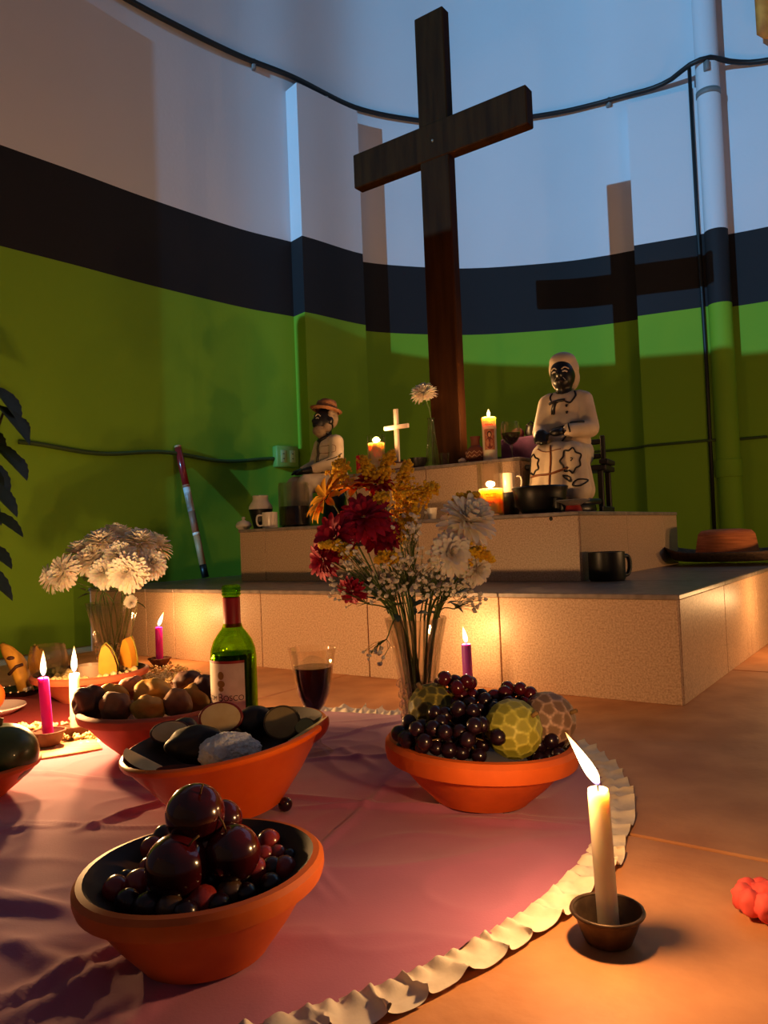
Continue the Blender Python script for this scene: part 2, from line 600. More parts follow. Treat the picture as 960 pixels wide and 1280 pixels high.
# drain pipe painted in the same bands, with a black wire beside it
ps = wall_s(906)
pc = wall_at(ps, 0.075)
pipe = thing('drain_pipe', 'thick vertical pipe on the right wall painted white, black and green', 'pipe', (pc.x, pc.y, 0))
MB().lathe([(0.0, 0), (0.058, 0), (0.058, WTOP - .02), (0.0, WTOP - .02)], (pc.x, pc.y, 0), 24).build('tube', WALL, pipe, smooth='auto')
MB().lathe([(0.058, 0), (0.064, 0.002), (0.064, 0.09), (0.058, 0.092)], (pc.x, pc.y, 0.62), 24).build('coupling', WALL, pipe, smooth='auto')
for z in (2.62,):
    MB().lathe([(0.058, 0), (0.0615, 0.0), (0.0615, 0.03), (0.058, 0.03)], (pc.x, pc.y, z), 24).build('bracket', mat('grey_clip', (120, 120, 118)), pipe)
wp = wall_at(wall_s(884), 0.085)
tag(MB().tube([(wp.x, wp.y, 2.80), (wp.x, wp.y, 2.0), (wp.x + .006, wp.y, 1.2), (wp.x, wp.y, 0.24)], 0.010, 7).build('dropping_wire', CABLE, origin=wp),
    'straight black wire dropping down the wall beside the pipe', 'wire')

# orange hanging at the upper right edge
b = MB()
rows = []
for i in range(9):
    for j in range(13):
        fx, fz = i / 8, j / 12
        sw = wall_s(941, 42) + 0.02 + fx * 0.26
        p = wall_at(sw, 0.075 + 0.035 * sin(fx * 11 + 0.4) + 0.012 * sin(fz * 5))
        p.z = at(942, 44, p.y).z + fz * 0.62 - 0.025 * sin(fx * 7) + (0.02 * sin(fz * 6 + fx * 4) if fx in (0, 1) else 0)
        rows.append(p)
fs = [(i * 13 + j, (i + 1) * 13 + j, (i + 1) * 13 + j + 1, i * 13 + j + 1) for i in range(8) for j in range(12)]
b.add(rows, fs)
o = b.build('hanging_cloth', mat('orange_cloth', (235, 150, 60), 0.8, (200, 110, 40), 12, bump=0.2), origin=rows[0])
sm = o.modifiers.new('t', 'SOLIDIFY'); sm.thickness = 0.004
tag(o, 'orange folded cloth hanging high at the right edge', 'cloth')

# ------------------------------------------------------------------ the tall cross
WOOD = mat('dark_wood', (58, 32, 12), 0.65, (42, 22, 9), 6, 8, bump=0.1, spec=0.06, stretch=(6, 6, 0.6))
cr = thing('tall_cross', 'tall dark brown wooden cross standing on the top block', 'cross', uv(1.055, 0.855, Z3), PANG)
MB().bevbox(uv(1.055, 0.855, (Z3 + 2.415) / 2), (0.13, 0.05, 2.415 - Z3), 0.004, PANG).build('upright', WOOD, cr, smooth=False)
MB().bevbox(uv(1.052, 0.8525, 1.905), (0.785, 0.056, 0.142), 0.004, PANG).build('cross_arm', WOOD, cr, smooth=False)
MB().lathe([(0, 0), (0.006, 0.0), (0.005, 0.003), (0, 0.004)], uv(1.055, 0.8245, 1.905), 10, Matrix.Rotation(PANG, 3, 'Z') @ Matrix.Rotation(pi / 2, 3, 'X')).build('bolt', mat('bolt_steel', (200, 190, 180), 0.3, metal=1.0), cr)
# ------------------------------------------------------------------ candles
WAX_W = mat('white_wax', (244, 224, 190), 0.45, sss=0.6, sss_rad=(0.03, 0, 0))
WAX_M = mat('magenta_wax', (228, 22, 186), 0.4, sss=0.35, sss_rad=(0.012, 0, 0))
WAX_P = mat('purple_wax', (176, 76, 190), 0.45, sss=0.3, sss_rad=(0.012, 0, 0))
WICK = mat('wick', (25, 18, 14), 0.9)
def flame_mb(base, h, r, lean=(0, 0)):
    prof = [(0.0, 0), (0.55, 0.08), (0.92, 0.2), (1.0, 0.3), (0.9, 0.45), (0.66, 0.62), (0.38, 0.8), (0.16, 0.93), (0.0, 1.0)]
    b = MB().lathe([(r * a, h * z) for a, z in prof], (0, 0, 0), 14)
    b.v = [Vector((p.x + lean[0] * h * (p.z / h) ** 1.2, p.y + lean[1] * h * (p.z / h) ** 1.2, p.z)) + Vector(base) for p in b.v]
    return b
def add_flame(t, base, h, r, lean, power):
    flame_mb(base, h, r, lean).build('flame', flame_mat(), t)
    l = bpy.data.lights.new('flame_glow', 'POINT')
    l.energy = power * CANDLE
    l.color = WARM
    l.shadow_soft_size = 0.009
    o = bpy.data.objects.new('flame_glow', l)
    COL.objects.link(o)
    o.parent = t
    o.location = t.matrix_basis.inverted() @ (Vector(base) + Vector((lean[0] * h * .45, lean[1] * h * .45, h * 0.5)))
def candle(label, base, h, r, wax, flame_h=0.04, flame_r=0.006, lean=(0, 0), tilt=(0, 0), power=1.0, name='candle'):
    base = Vector(base)
    t = thing(name, label, 'candle', base)
    def sh(p):
        return Vector((p.x + tilt[0] * p.z, p.y + tilt[1] * p.z, p.z)) + base
    b = MB().lathe([(0, 0), (r, 0), (r, h * .5), (r, h - 0.004), (r * .9, h), (r * .55, h - 0.001), (r * .3, h - 0.003), (0, h - 0.0035)], n=20)
    b.v = [sh(p) for p in b.v]
    b.build('wax', wax, t, smooth='auto')
    top = sh(Vector((0, 0, h - 0.003)))
    MB().tube([top, top + Vector((0, 0, 0.006)), top + Vector((lean[0] * .006, lean[1] * .006, 0.012))], 0.0011, 6).build('wick', WICK, t)
    if flame_h:
        add_flame(t, top + Vector((0, 0, 0.005)), flame_h, flame_r, lean, power)
    return t
def cup(name, label, c, r, h, r0, material, th=0.0025, flute=0.0):
    t = thing(name, label, 'candle holder', c)
    w = (lambda a, z: 1 + flute * cos(a * 10) * z / h) if flute else None
    MB().lathe([(0, 0), (r0, 0), (r0 + (r - r0) * .45, h * .4), (r, h), (r + th * .8, h + .001), (r - th * .4, h), (r0 + (r - r0) * .45 - th, h * .4 + th), (r0 - th, th * 1.6), (0, th * 1.6)], c, 40, wob=w).build('cup', material, t, smooth='auto')
    MB().tube([Vector(c) + Vector(((r + th * .3) * cos(a), (r + th * .3) * sin(a), h)) for a in [2 * pi * k / 40 for k in range(40)]] if not flute else
              [Vector(c) + Vector((r * (1 + flute * cos(a * 10)) * cos(a), r * (1 + flute * cos(a * 10)) * sin(a), h)) for a in [2 * pi * k / 60 for k in range(60)]], th * .8, 6, closed=True).build('rim', material, t)
    return t
BRASS = mat('aged_metal', (88, 68, 50), 0.45, (62, 46, 34), 60, metal=0.55, spec=0.5)
CLAYD = mat('brown_clay', (110, 66, 44), 0.7, (86, 48, 32), 40, bump=0.1)

fc = onz(768, 1189, 0) + Vector((0.0, 0.018, 0)); fc.z = 0.001
cup('metal_cup', 'small dull metal cup holding the white candle nearest the viewer', fc, 0.0315, 0.027, 0.021, BRASS)
candle('white candle with a flame leaning left, at the front right', fc + Vector((0.001, 0, 0.005)), 0.133, 0.0098, WAX_W, 0.052, 0.0062, (-0.55, -0.05), (-0.03, 0.0), 0.56)
# purple candle behind the right bowl
c = onz(586, 868, 0.0)
candle('purple candle standing on the floor behind the fruit bowl', (c.x, c.y, 0.001), 0.118, 0.0118, WAX_P, 0.042, 0.0055, (-0.15, 0), (-0.01, 0), 0.22)
# magenta candle near the step
c = uv(1.565, -0.13, 0.001)
cup('clay_dish', 'small dark clay dish under the magenta candle by the step', c, 0.034, 0.026, 0.018, CLAYD, flute=0.07)
candle('magenta candle burning close to the step, left of the bottle', c + Vector((0, 0, 0.006)), 0.118, 0.0115, WAX_M, 0.046, 0.006, (0.38, 0), (0.0, 0), 0.42)
# front left pair
m1 = onz(61, 931, 0.012)
cup('clay_dish', 'ribbed clay dish under the magenta candle at the far left', m1, 0.030, 0.026, 0.019, CLAYD, flute=0.03)
candle('magenta candle leaning slightly at the left, next to the white one', m1 + Vector((0, 0, 0.005)), 0.122, 0.0100, WAX_M, 0.05, 0.0055, (0.02, 0), (-0.06, 0), 1.7)
m2 = onz(95, 924, 0.0); m2.z = 0.006
cup('clay_dish', 'clay dish half hidden by the potato bowl, holding a white candle', m2, 0.028, 0.022, 0.018, CLAYD, flute=0.03)
candle('white candle at the left, rising behind the potato bowl', m2 + Vector((0, 0, 0.005)), 0.12, 0.0102, WAX_W, 0.054, 0.006, (0.02, 0), (0, 0), 1.7)
# candle beyond the right edge, beside the step
c = Vector((1.15, 2.15, 0.001))
cup('clay_dish', 'clay dish on the floor beyond the right end of the step', c, 0.03, 0.025, 0.018, CLAYD, flute=0.04)
candle('white candle on the floor beside the right end of the lowest step', c + Vector((0, 0, 0.006)), 0.135, 0.0105, WAX_W, 0.04, 0.0055, (-0.05, 0), (0, 0), 0.28)
# two unseen tall candles added further right to warm the steps and wall
for c, lb in ((Vector((1.95, 1.62, 0.001)), 'nearer'), (Vector((2.12, 1.95, 0.001)), 'farther')):
    cup('clay_dish', 'clay dish of the %s added tall candle on the floor far right' % lb, c, 0.034, 0.025, 0.02, CLAYD, flute=0.04)
    candle('%s of two added tall white candles on the floor far right of the steps' % lb, c + Vector((0, 0, 0.006)), 0.26, 0.013, WAX_W, 0.045, 0.006, (0.05, 0), (0, 0), 1.9)

CGLASS = glass_mat('clear_glass', (253, 251, 247), 0.0, 1.45, 0.6)
def jar_candle(label, c, r, h, wax_h, wax, power, text=None, top=False):
    c = Vector(c)
    t = thing('jar_candle', label, 'candle', c)
    MB().lathe([(0, 0), (r * .9, 0), (r * .96, .004), (r, h * .3), (r * 1.02, h), (r * .97, h), (r * .94, h * .3), (r * .88, .008), (0, .008)], c, 32).build('glass', CGLASS, t, smooth='auto')
    MB().lathe([(0, .0085), (r * .86, .0085), (r * .9, wax_h * .5), (r * .9, wax_h), (r * .4, wax_h - .002), (0, wax_h - .003)], c, 28).build('wax', wax, t, smooth='auto')
    top_ = c + Vector((0, 0, wax_h - 0.003))
    MB().tube([top_, top_ + Vector((0, 0, 0.01))], 0.001, 6).build('wick', WICK, t)
    add_flame(t, top_ + Vector((0, 0, 0.004)), 0.026, 0.0034, (0.02, 0), power)
    return t
def wrap_text(t, txt, size, c, r, z, yaw, material, name='lettering'):
    vs, fs = text_mesh(txt, size)
    out = []
    for p in vs:
        a = yaw + p.x / r
        out.append(Vector(c) + Vector((r * cos(a), r * sin(a), z + p.y)))
    return MB().add(out, fs).build(name, material, t, smooth=False)
REDINK = mat('red_ink', (190, 40, 30), 0.6)
GOLDW = mat('golden_wax', (255, 222, 160), 0.5, sss=1.0, sss_rad=(0.06, 0, 0))
jc = uv(0.675, 0.455, Z2)
t = jar_candle('tall glass jar candle with orange wax and red lettering on the middle step', jc, 0.040, 0.168, 0.086, GOLDW, 0.8)
ya = atan2(-jc.y, -jc.x)
def scrawl(t, c, r, z, yaw, w, h, n, th, material):      # illegible printed lettering as wavy strokes
    pts = []
    for k in range(n * 6 + 1):
        f = k / (n * 6)
        a = yaw + (f - .5) * w / r + 0.25 * w / r / n * sin(k * pi / 3 * 2)
        pts.append(Vector(c) + Vector((r * cos(a), r * sin(a), z + h * .5 * sin(k * pi / 3) * (0.7 + 0.3 * sin(k * 1.7)))))
    MB().tube(pts, th, 4).build('print', material, t)
scrawl(t, jc, 0.0412, 0.068, ya, 0.042, 0.009, 8, 0.0009, REDINK)
scrawl(t, jc, 0.0412, 0.058, ya, 0.03, 0.004, 9, 0.0005, REDINK)
scrawl(t, jc, 0.0412, 0.042, ya, 0.02, 0.010, 3, 0.0008, REDINK)
jc2 = uv(1.335, 0.76, Z3)
jar_candle('white candle in a clear glass beside the little white cross', jc2, 0.036, 0.15, 0.118, WAX_W, 0.7)
# pillar candle with a printed picture
pcn = uv(0.853, 0.80, Z3)
t = candle('white pillar candle with a red heading and printed picture, on the top block', pcn, 0.165, 0.026, WAX_W, 0.03, 0.006, (0.02, 0), (0, 0), 0.8, name='pillar_candle')
ya = atan2(-pcn.y, -pcn.x)
def patch(t, c, r, a0, a1, z0, z1, material, name, n=10):
    vs = []
    for k in range(n + 1):
        a = a0 + (a1 - a0) * k / n
        for z in (z0, z1):
            vs.append(Vector(c) + Vector((r * cos(a), r * sin(a), z)))
    return MB().add(vs, [(2 * k, 2 * k + 2, 2 * k + 3, 2 * k + 1) for k in range(n)]).build(name, material, t)
pic = patch(t, pcn, 0.0263, ya - .75, ya + .75, 0.045, 0.12, mat('print_tan', (205, 140, 100), 0.6, (160, 70, 50), 60), 'picture')
def disc_wrap(t, c, r, a, z, rx, rz_, material, name):
    vs = [Vector(c) + Vector((r * cos(a), r * sin(a), z))]
    n = 18
    for k in range(n):
        th = 2 * pi * k / n
        aa = a + rx * cos(th) / r
        vs.append(Vector(c) + Vector((r * cos(aa), r * sin(aa), z + rz_ * sin(th))))
    MB().add(vs, [(0, 1 + k, 1 + (k + 1) % n) for k in range(n)]).build(name, material, t)
disc_wrap(pic, pcn, 0.0265, ya, 0.07, 0.014, 0.022, mat('print_robe', (120, 50, 45), 0.6), 'printed_robe')
disc_wrap(pic, pcn, 0.0266, ya, 0.101, 0.0085, 0.012, mat('print_hair', (70, 35, 25), 0.6), 'printed_hair')
disc_wrap(pic, pcn, 0.0267, ya, 0.099, 0.005, 0.008, mat('print_face', (220, 160, 120), 0.6), 'printed_face')
scrawl(t, pcn, 0.0264, 0.136, ya, 0.03, 0.008, 4, 0.0009, REDINK)
# red candle, unlit
candle('short red candle, unlit, left of the glass candle', uv(1.41, 0.74, Z3), 0.075, 0.011, mat('red_wax', (190, 20, 24), 0.4), 0, power=0)

# ------------------------------------------------------------------ glassware
WINE = mat('red_wine', (22, 3, 8), 0.05, spec=0.6, coat=0.5)
def wine_glass(label, c, prof_out, wine_z, th=0.0016, facets=0):
    c = Vector(c)
    t = thing('wine_glass', label, 'glass', c)
    inner = [(max(0, r - th), z) for r, z in prof_out['bowl']]
    w = (lambda a, z: 1 + 0.018 * cos(a * facets)) if facets else None
    b = MB().lathe(prof_out['foot'] + prof_out['bowl'] + inner[::-1] + [(0, inner[0][1] + 0.004)], c, 48, wob=w)
    b.build('glass_bowl', CGLASS, t, smooth='auto')
    ins = [(max(0, r - th - .0006), z) for r, z in prof_out['bowl'] if z <= wine_z]
    # cut at the wine level
    bl = prof_out['bowl']
    for (r0, z0), (r1, z1) in zip(bl[:-1], bl[1:]):
        if z0 <= wine_z <= z1:
            ins.append((r0 + (r1 - r0) * (wine_z - z0) / (z1 - z0) - th - .0006, wine_z))
            break
    MB().lathe([(0, ins[0][1] + 0.005)] + ins + [(0, wine_z)], c, 40).build('wine', WINE, t, smooth='auto')
    return t
gp = {'foot': [(0, 0), (0.030, 0), (0.031, 0.003), (0.024, 0.008), (0.012, 0.016), (0.0075, 0.03), (0.0065, 0.055), (0.008, 0.068)],
      'bowl': [(0.010, 0.074), (0.019, 0.086), (0.027, 0.103), (0.032, 0.125), (0.0355, 0.15), (0.039, 0.17), (0.0425, 0.184)]}
gc = onz(395, 946, 0); gc.z = 0.006
wine_glass('clear faceted glass of dark red wine beside the bottle', gc, gp, 0.152, facets=8)
gp2 = {'foot': [(0, 0), (0.030, 0), (0.030, 0.002), (0.008, 0.006), (0.004, 0.02), (0.004, 0.045), (0.006, 0.055)],
       'bowl': [(0.008, 0.058), (0.022, 0.067), (0.032, 0.083), (0.036, 0.10), (0.0345, 0.12), (0.031, 0.138)]}
wine_glass('round stemmed glass of dark wine on the top block near the woman', uv(0.768, 0.80, Z3), gp2, 0.098)

# bottle of wine
bc = onz(296, 952, 0.0); bc.z = 0.006
bot = thing('wine_bottle', 'green glass wine bottle with red neck sleeve and cream label', 'bottle', bc)
BGLASS = glass_mat('green_glass', (208, 242, 104), 0.02, 1.5, 0.72)
R_ = 0.040
out = [(0, 0.004), (0.03, 0.001), (0.038, 0.002), (R_, 0.006), (R_, 0.176), (0.0385, 0.19), (0.0335, 0.205), (0.0255, 0.217), (0.0185, 0.226), (0.0152, 0.236), (0.0142, 0.26), (0.0142, 0.282), (0.0158, 0.283), (0.0158, 0.3), (0.0135, 0.301)]
inn = [(max(0.0, r - 0.0028), z + 0.001) for r, z in out[3:]][::-1] + [(0.0, 0.02)]
MB().lathe(out + inn, bc, 48).build('glass', BGLASS, bot, smooth='auto')
MB().lathe([(0, 0.021), (R_ - .0034, 0.012), (R_ - .0034, 0.176), (0.0352, 0.183), (0, 0.183)], bc, 40).build('wine', WINE, bot, smooth='auto')
MB().lathe([(0.0152, 0.229), (0.0160, 0.2285), (0.0152, 0.24), (0.0150, 0.279), (0.0146, 0.28)], bc, 32).build('neck_sleeve', mat('red_foil', (160, 24, 26), 0.45, spec=0.5), bot, smooth='auto')
for z in (0.284, 0.289, 0.294):
    MB().tube([bc + Vector((0.0162 * cos(a), 0.0162 * sin(a), z + .002)) for a in [2 * pi * k / 32 for k in range(32)]], 0.0011, 6, closed=True).build('thread', BGLASS, bot)
ya = atan2(-bc.y, -bc.x) - 0.56
LABEL = mat('cream_paper', (228, 208, 186), 0.7, (214, 190, 166), 40)
lab = patch(bot, bc, 0.0404, ya - 1.02, ya + 1.02, 0.052, 0.170, LABEL, 'label', 26)
patch(lab, bc, 0.0406, ya - 1.02, ya + 1.02, 0.170, 0.1745, mat('label_red', (150, 30, 24), 0.6), 'label_band', 26)
GOLD = mat('label_gold', (150, 110, 50), 0.5)
BROWN = mat('label_brown', (70, 40, 24), 0.6)
wrap_text(lab, 'DOM', 0.0108, bc, 0.0407, 0.111, ya - 0.56, BROWN)
wrap_text(lab, 'B', 0.0185, bc, 0.0407, 0.1125, ya - 0.06, BROWN)
wrap_text(lab, 'OSCO', 0.0130, bc, 0.0407, 0.1115, ya + 0.52, BROWN)
for z, w_, h_ in ((0.150, .006, .007), (0.136, .0075, .006), (0.127, .005, .004)):
    disc_wrap(lab, bc, 0.0407, ya - 0.02, z, w_, h_, GOLD, 'emblem')
patch(lab, bc, 0.0407, ya - .55, ya + .6, 0.1, 0.1008, GOLD, 'label_rule', 14)
patch(lab, bc, 0.0407, ya - .7, ya + .75, 0.094, 0.0948, GOLD, 'label_rule', 14)

def faceted_vase(label, c, rt, rb, h, water_h, name='glass_vase', thick=0.005):
    c = Vector(c)
    t = thing(name, label, 'vase', c)
    w = lambda a, z: 1 + 0.035 * abs(sin(a * 7))
    prof = [(0, 0), (rb * 1.05, 0), (rb * 1.08, 0.008), (rb * .96, 0.02)]
    for k in range(9):
        f = k / 8
        prof.append((rb * .96 + (rt - rb * .96) * f ** 1.7, 0.02 + (h - 0.02) * f))
    inn = [(r - thick, z) for r, z in prof[3:]][::-1]
    inn[-1] = (rb * .85, 0.024)
    MB().lathe(prof + inn + [(0, 0.024)], c, 56, wob=w).build('glass', CGLASS, t, smooth='auto')
    b = MB()
    for row in range(5):                         # cut lozenges round the lower part
        for k in range(14):
            a = 2 * pi * (k + .5 * (row % 2)) / 14
            z = 0.03 + row * h * 0.085
            f = (z - 0.02) / (h - 0.02)
            r = (rb * .96 + (rt - rb * .96) * f ** 1.7) * 1.02
            b.ball(c + Vector((r * cos(a), r * sin(a), z)), (0.0055, 0.0055, h * .035), 1)
    b.build('cut_lozenges', CGLASS, t, smooth=False)
    return t
# ------------------------------------------------------------------ cloths on the floor
CC = Vector((-0.22, 1.16, 0))
edge_pts = [(-.078, .625), (.0, .665), (.07, .72), (.13, .775), (.195, .86), (.245, .95), (.292, 1.06), (.315, 1.18), (.312, 1.30), (.27, 1.42), (.18, 1.53), (.10, 1.59), (.017, 1.635), (-.07, 1.675),
            (-.16, 1.70), (-.3, 1.68), (-.45, 1.60), (-.57, 1.50), (-.68, 1.41), (-.76, 1.27), (-.8, 1.1), (-.76, .9), (-.66, .75), (-.5, .63), (-.33, .58), (-.2, .585)]
rim_pts = spline([(p[0], p[1], 0) for p in edge_pts], 14, closed=True)
FOLDS = []
_rf = random.Random(21)
for _ in range(26):
    ang = _rf.choice([1.15, 1.3, 1.45, 1.7, 0.5, 2.4]) + _rf.uniform(-.12, .12)
    fx, fy = _rf.uniform(-.62, .2), _rf.uniform(.65, 1.55)
    if _ < 12:
        fx, fy = _rf.uniform(-.6, -.2), _rf.uniform(.62, 1.15)
    nx_, ny_ = cos(ang), sin(ang)
    FOLDS.append((nx_, ny_, nx_ * fx + ny_ * fy, _rf.uniform(.005, .011), _rf.uniform(.003, .0075), -ny_ * fx + nx_ * fy, _rf.uniform(.08, .2)))
FOLDS.append((.55, .835, .55 * -.30 + .835 * .70, .011, .0055, -.835 * -.30 + .55 * .70, .13))
FOLDS.append((.62, .785, .62 * -.27 + .785 * .66, .009, .004, -.785 * -.27 + .62 * .66, .10))
def wrinkle(x, y):
    p = Vector((x, y, 0))
    a = noise.noise(Vector((x * 5 + y * 2, y * 7, 0.3)))
    r = 1 - abs(noise.noise(Vector((x * 3.1 + 4 + y * 1.5, y * 4.2 - x * 1.2, 1.7)))) * 2.2
    r2 = 1 - abs(noise.noise(Vector((x * 7.3 - y * 6, y * 8.2 + x * 3, 5.1)))) * 2.4
    fold = 0.004 * math.exp(-((x * .35 + y * 0.94 - 1.02) / .006) ** 2) + 0.004 * math.exp(-((x * .94 - y * .35 + .42) / .006) ** 2)
    big = 0.0
    for (nx, ny, d0, w_, h_, c0, c1) in FOLDS:
        along = -ny * x + nx * y
        big += h_ * math.exp(-((nx * x + ny * y - d0 + .012 * noise.noise(Vector((along * 9, d0 * 7, 0)))) / w_) ** 2) * max(0.0, 1 - ((along - c0) / c1) ** 2)
    return 0.004 + 0.0042 * max(0, r) ** 2.5 + 0.0018 * max(0, r2) ** 3 + 0.0012 * a + fold + big
b = MB()
nr, na = 110, len(rim_pts)
vs = [Vector((CC.x, CC.y, wrinkle(CC.x, CC.y)))]
for i in range(1, nr + 1):
    f = i / nr
    for p in rim_pts:
        q_ = CC.lerp(p, f)
        vs.append(Vector((q_.x, q_.y, max(0.0025, wrinkle(q_.x, q_.y)))))
fs = [(0, 1 + k, 1 + (k + 1) % na) for k in range(na)]
for i in range(nr - 1):
    for k in range(na):
        fs.append((1 + i * na + k, 1 + (i + 1) * na + k, 1 + (i + 1) * na + (k + 1) % na, 1 + i * na + (k + 1) % na))
b.add(vs, fs)
cloth = thing('round_cloth', 'mauve round cloth with a white ruffled edge spread on the floor', 'cloth', (CC.x, CC.y, 0))
b.build('fabric', mat('mauve_fabric', (176, 104, 134), 0.85, (168, 98, 128), 12, bump=0.05, bscale=400, sheen=0.2), cloth)
# ruffle: gathered strip round the rim
b = MB()
fine = []
for k in range(na):
    a_, c_ = rim_pts[k], rim_pts[(k + 1) % na]
    for j in range(4):
        fine.append(a_.lerp(c_, j / 4))
N = len(fine)
vs = []
prof_n = 6
L = 0.0
for k in range(N):
    p = fine[k]
    d = (fine[(k + 1) % N] - fine[k - 1]).normalized()
    o_ = Vector((d.y, -d.x, 0))
    if o_.dot(p - CC) < 0:
        o_ = -o_
    L += (fine[(k + 1) % N] - p).length
    amp = 0.55 + 0.45 * noise.noise(Vector((L * 9, 0, 3)))
    ph = L * 2 * pi / 0.042 + 2.2 * noise.noise(Vector((L * 14, 2, 0)))
    wd = 0.040 + 0.010 * noise.noise(Vector((L * 11, 5, 0)))
    for j in range(prof_n + 1):
        f = j / prof_n
        z = 0.0045 + 0.017 * amp * (f ** 0.8) * (0.5 + 0.5 * sin(ph)) ** 1.5 + 0.007 * sin(min(1, f * 2.2) * pi) * (0.5 + .5 * sin(ph * 2.3 + 1)) + 0.002 * noise.noise(Vector((L * 60, f * 6, 0)))
        side_ = 0.012 * f * cos(ph) * amp + 0.003 * noise.noise(Vector((L * 70, f * 5, 7)))
        q_ = p + o_ * (wd * f - 0.006) + d * side_
        vs.append(Vector((q_.x, q_.y, max(0.0015, z))))
n1 = prof_n + 1
fs = [(k * n1 + j, ((k + 1) % N) * n1 + j, ((k + 1) % N) * n1 + j + 1, k * n1 + j + 1) for k in range(N) for j in range(prof_n)]
b.add(vs, fs)
b.build('ruffle', mat('white_ruffle', (236, 222, 200), 0.8, (220, 204, 180), 50, bump=0.1), cloth)

# dark red cloth at the far left
b = MB()
vs = []
for i in range(15):
    for j in range(15):
        p = Vector((-1.25 + .62 * i / 14, 1.56 + .62 * j / 14 + 0.06 * i / 14, 0))
        vs.append((p.x + .01 * sin(j), p.y, 0.003 + .003 * noise.noise(p * 9)))
b.add(vs, [(i * 15 + j, (i + 1) * 15 + j, (i + 1) * 15 + j + 1, i * 15 + j + 1) for i in range(14) for j in range(14)])
tag(b.build('dark_cloth', mat('burgundy_fabric', (120, 26, 24), 0.85, bump=0.15, bscale=200), origin=(-0.9, 1.8, 0)), 'dark red cloth on the floor at the far left', 'cloth')

# pale board and paper under the left candles
pb = onz(78, 940, 0.004)
tag(MB().bevbox((pb.x, pb.y, 0.0055), (0.13, 0.09, 0.010), 0.002, 0.5).build('pale_board', mat('pale_wood', (225, 195, 140), 0.6, (205, 170, 115), 8, stretch=(1, 12, 1)), origin=pb), 'pale wooden board under the magenta candle dish at left', 'board')

# ------------------------------------------------------------------ terracotta bowls
TERRA = mat('terracotta', (226, 104, 36), 0.55, (206, 90, 28), 14, bump=0.06, bscale=90, spec=0.35)
TERRA2 = mat('terracotta_dull', (196, 100, 64), 0.65, (176, 86, 54), 14, bump=0.06, bscale=90)
DARKIN = mat('bowl_inside', (52, 30, 18), 0.6)
def bowl(label, c, rr, rb, h, lip, tilt=(0, 0), material=TERRA, inside=None, z=0.006, fl=0.5):
    c = Vector((c[0], c[1], z))
    t = thing('terracotta_bowl', label, 'bowl', c)
    M = Euler((tilt[0], tilt[1], 0)).to_matrix()
    w = lambda a, zz: 1 + 0.006 * sin(2 * a + 1) + 0.004 * sin(5 * a)
    lw = lip * .55
    outp = [(0, 0), (rb, 0), (rb + .002, .003), (rb + (rr - lw - rb) * .5, (h - lip) * .46), (rr - lw, h - lip), (rr - .002, h - lip + .002), (rr, h - lip * .6), (rr, h - lip * .25), (rr - lip * .18, h - .001), (rr - lip * .45, h)]
    th = max(0.009, lip * .6)
    inp = [(rr - lip * .45, h), (rr - th - .002, h - .006), (rb + (rr - rb) * (.25 + .5 * fl) - th * .6, h * fl + .010), (rb + (rr - rb) * .5 * fl - th, h * fl), (0, h * fl)]
    base = c + M @ Vector((0, 0, 0))
    MB().lathe(outp, base, 56, M, w).build('outer_wall', material, t, smooth='auto')
    MB().lathe(inp, base, 56, M, w).build('inside', inside or DARKIN, t, smooth='auto')
    return t, c, M
BA = (-0.180, 0.722); BB = (-0.224, 1.092); BC = (0.121, 1.10); BD = (-0.432, 1.42); BE = (-0.765, 1.97); BF = (-0.655, 1.20)
bowl('terracotta bowl of dark plums and grapes nearest the viewer', BA, 0.1125, 0.058, 0.080, 0.021, tilt=(0, -0.03), z=0.008, fl=.62, material=mat('terracotta_amber', (210, 104, 34), 0.5, (190, 86, 28), 14, spec=0.4))
bowl('glossy orange terracotta bowl of cut tubers and salt in front of the bottle', BB, 0.143, 0.066, 0.101, 0.012, tilt=(0.02, -0.125), z=0.012, fl=.62, material=mat('terracotta_glossy', (246, 112, 18), 0.22, (236, 98, 14), 14, spec=0.5))
bowl('terracotta bowl with a thick rim holding grapes and green custard apples', BC, 0.136, 0.068, 0.083, 0.029, tilt=(0, 0.055), z=0.009, fl=.6)
bowl('terracotta bowl heaped with whole potatoes, left of the bottle', BD, 0.138, 0.062, 0.088, 0.020, material=TERRA2)
bowl('wide terracotta bowl at the back left, in front of the white flowers', BE, 0.142, 0.075, 0.07, 0.018, material=TERRA2, z=0.003)
bowl('terracotta bowl with a green fruit, cut off by the left edge', BF, 0.10, 0.05, 0.052, 0.012, fl=.25)

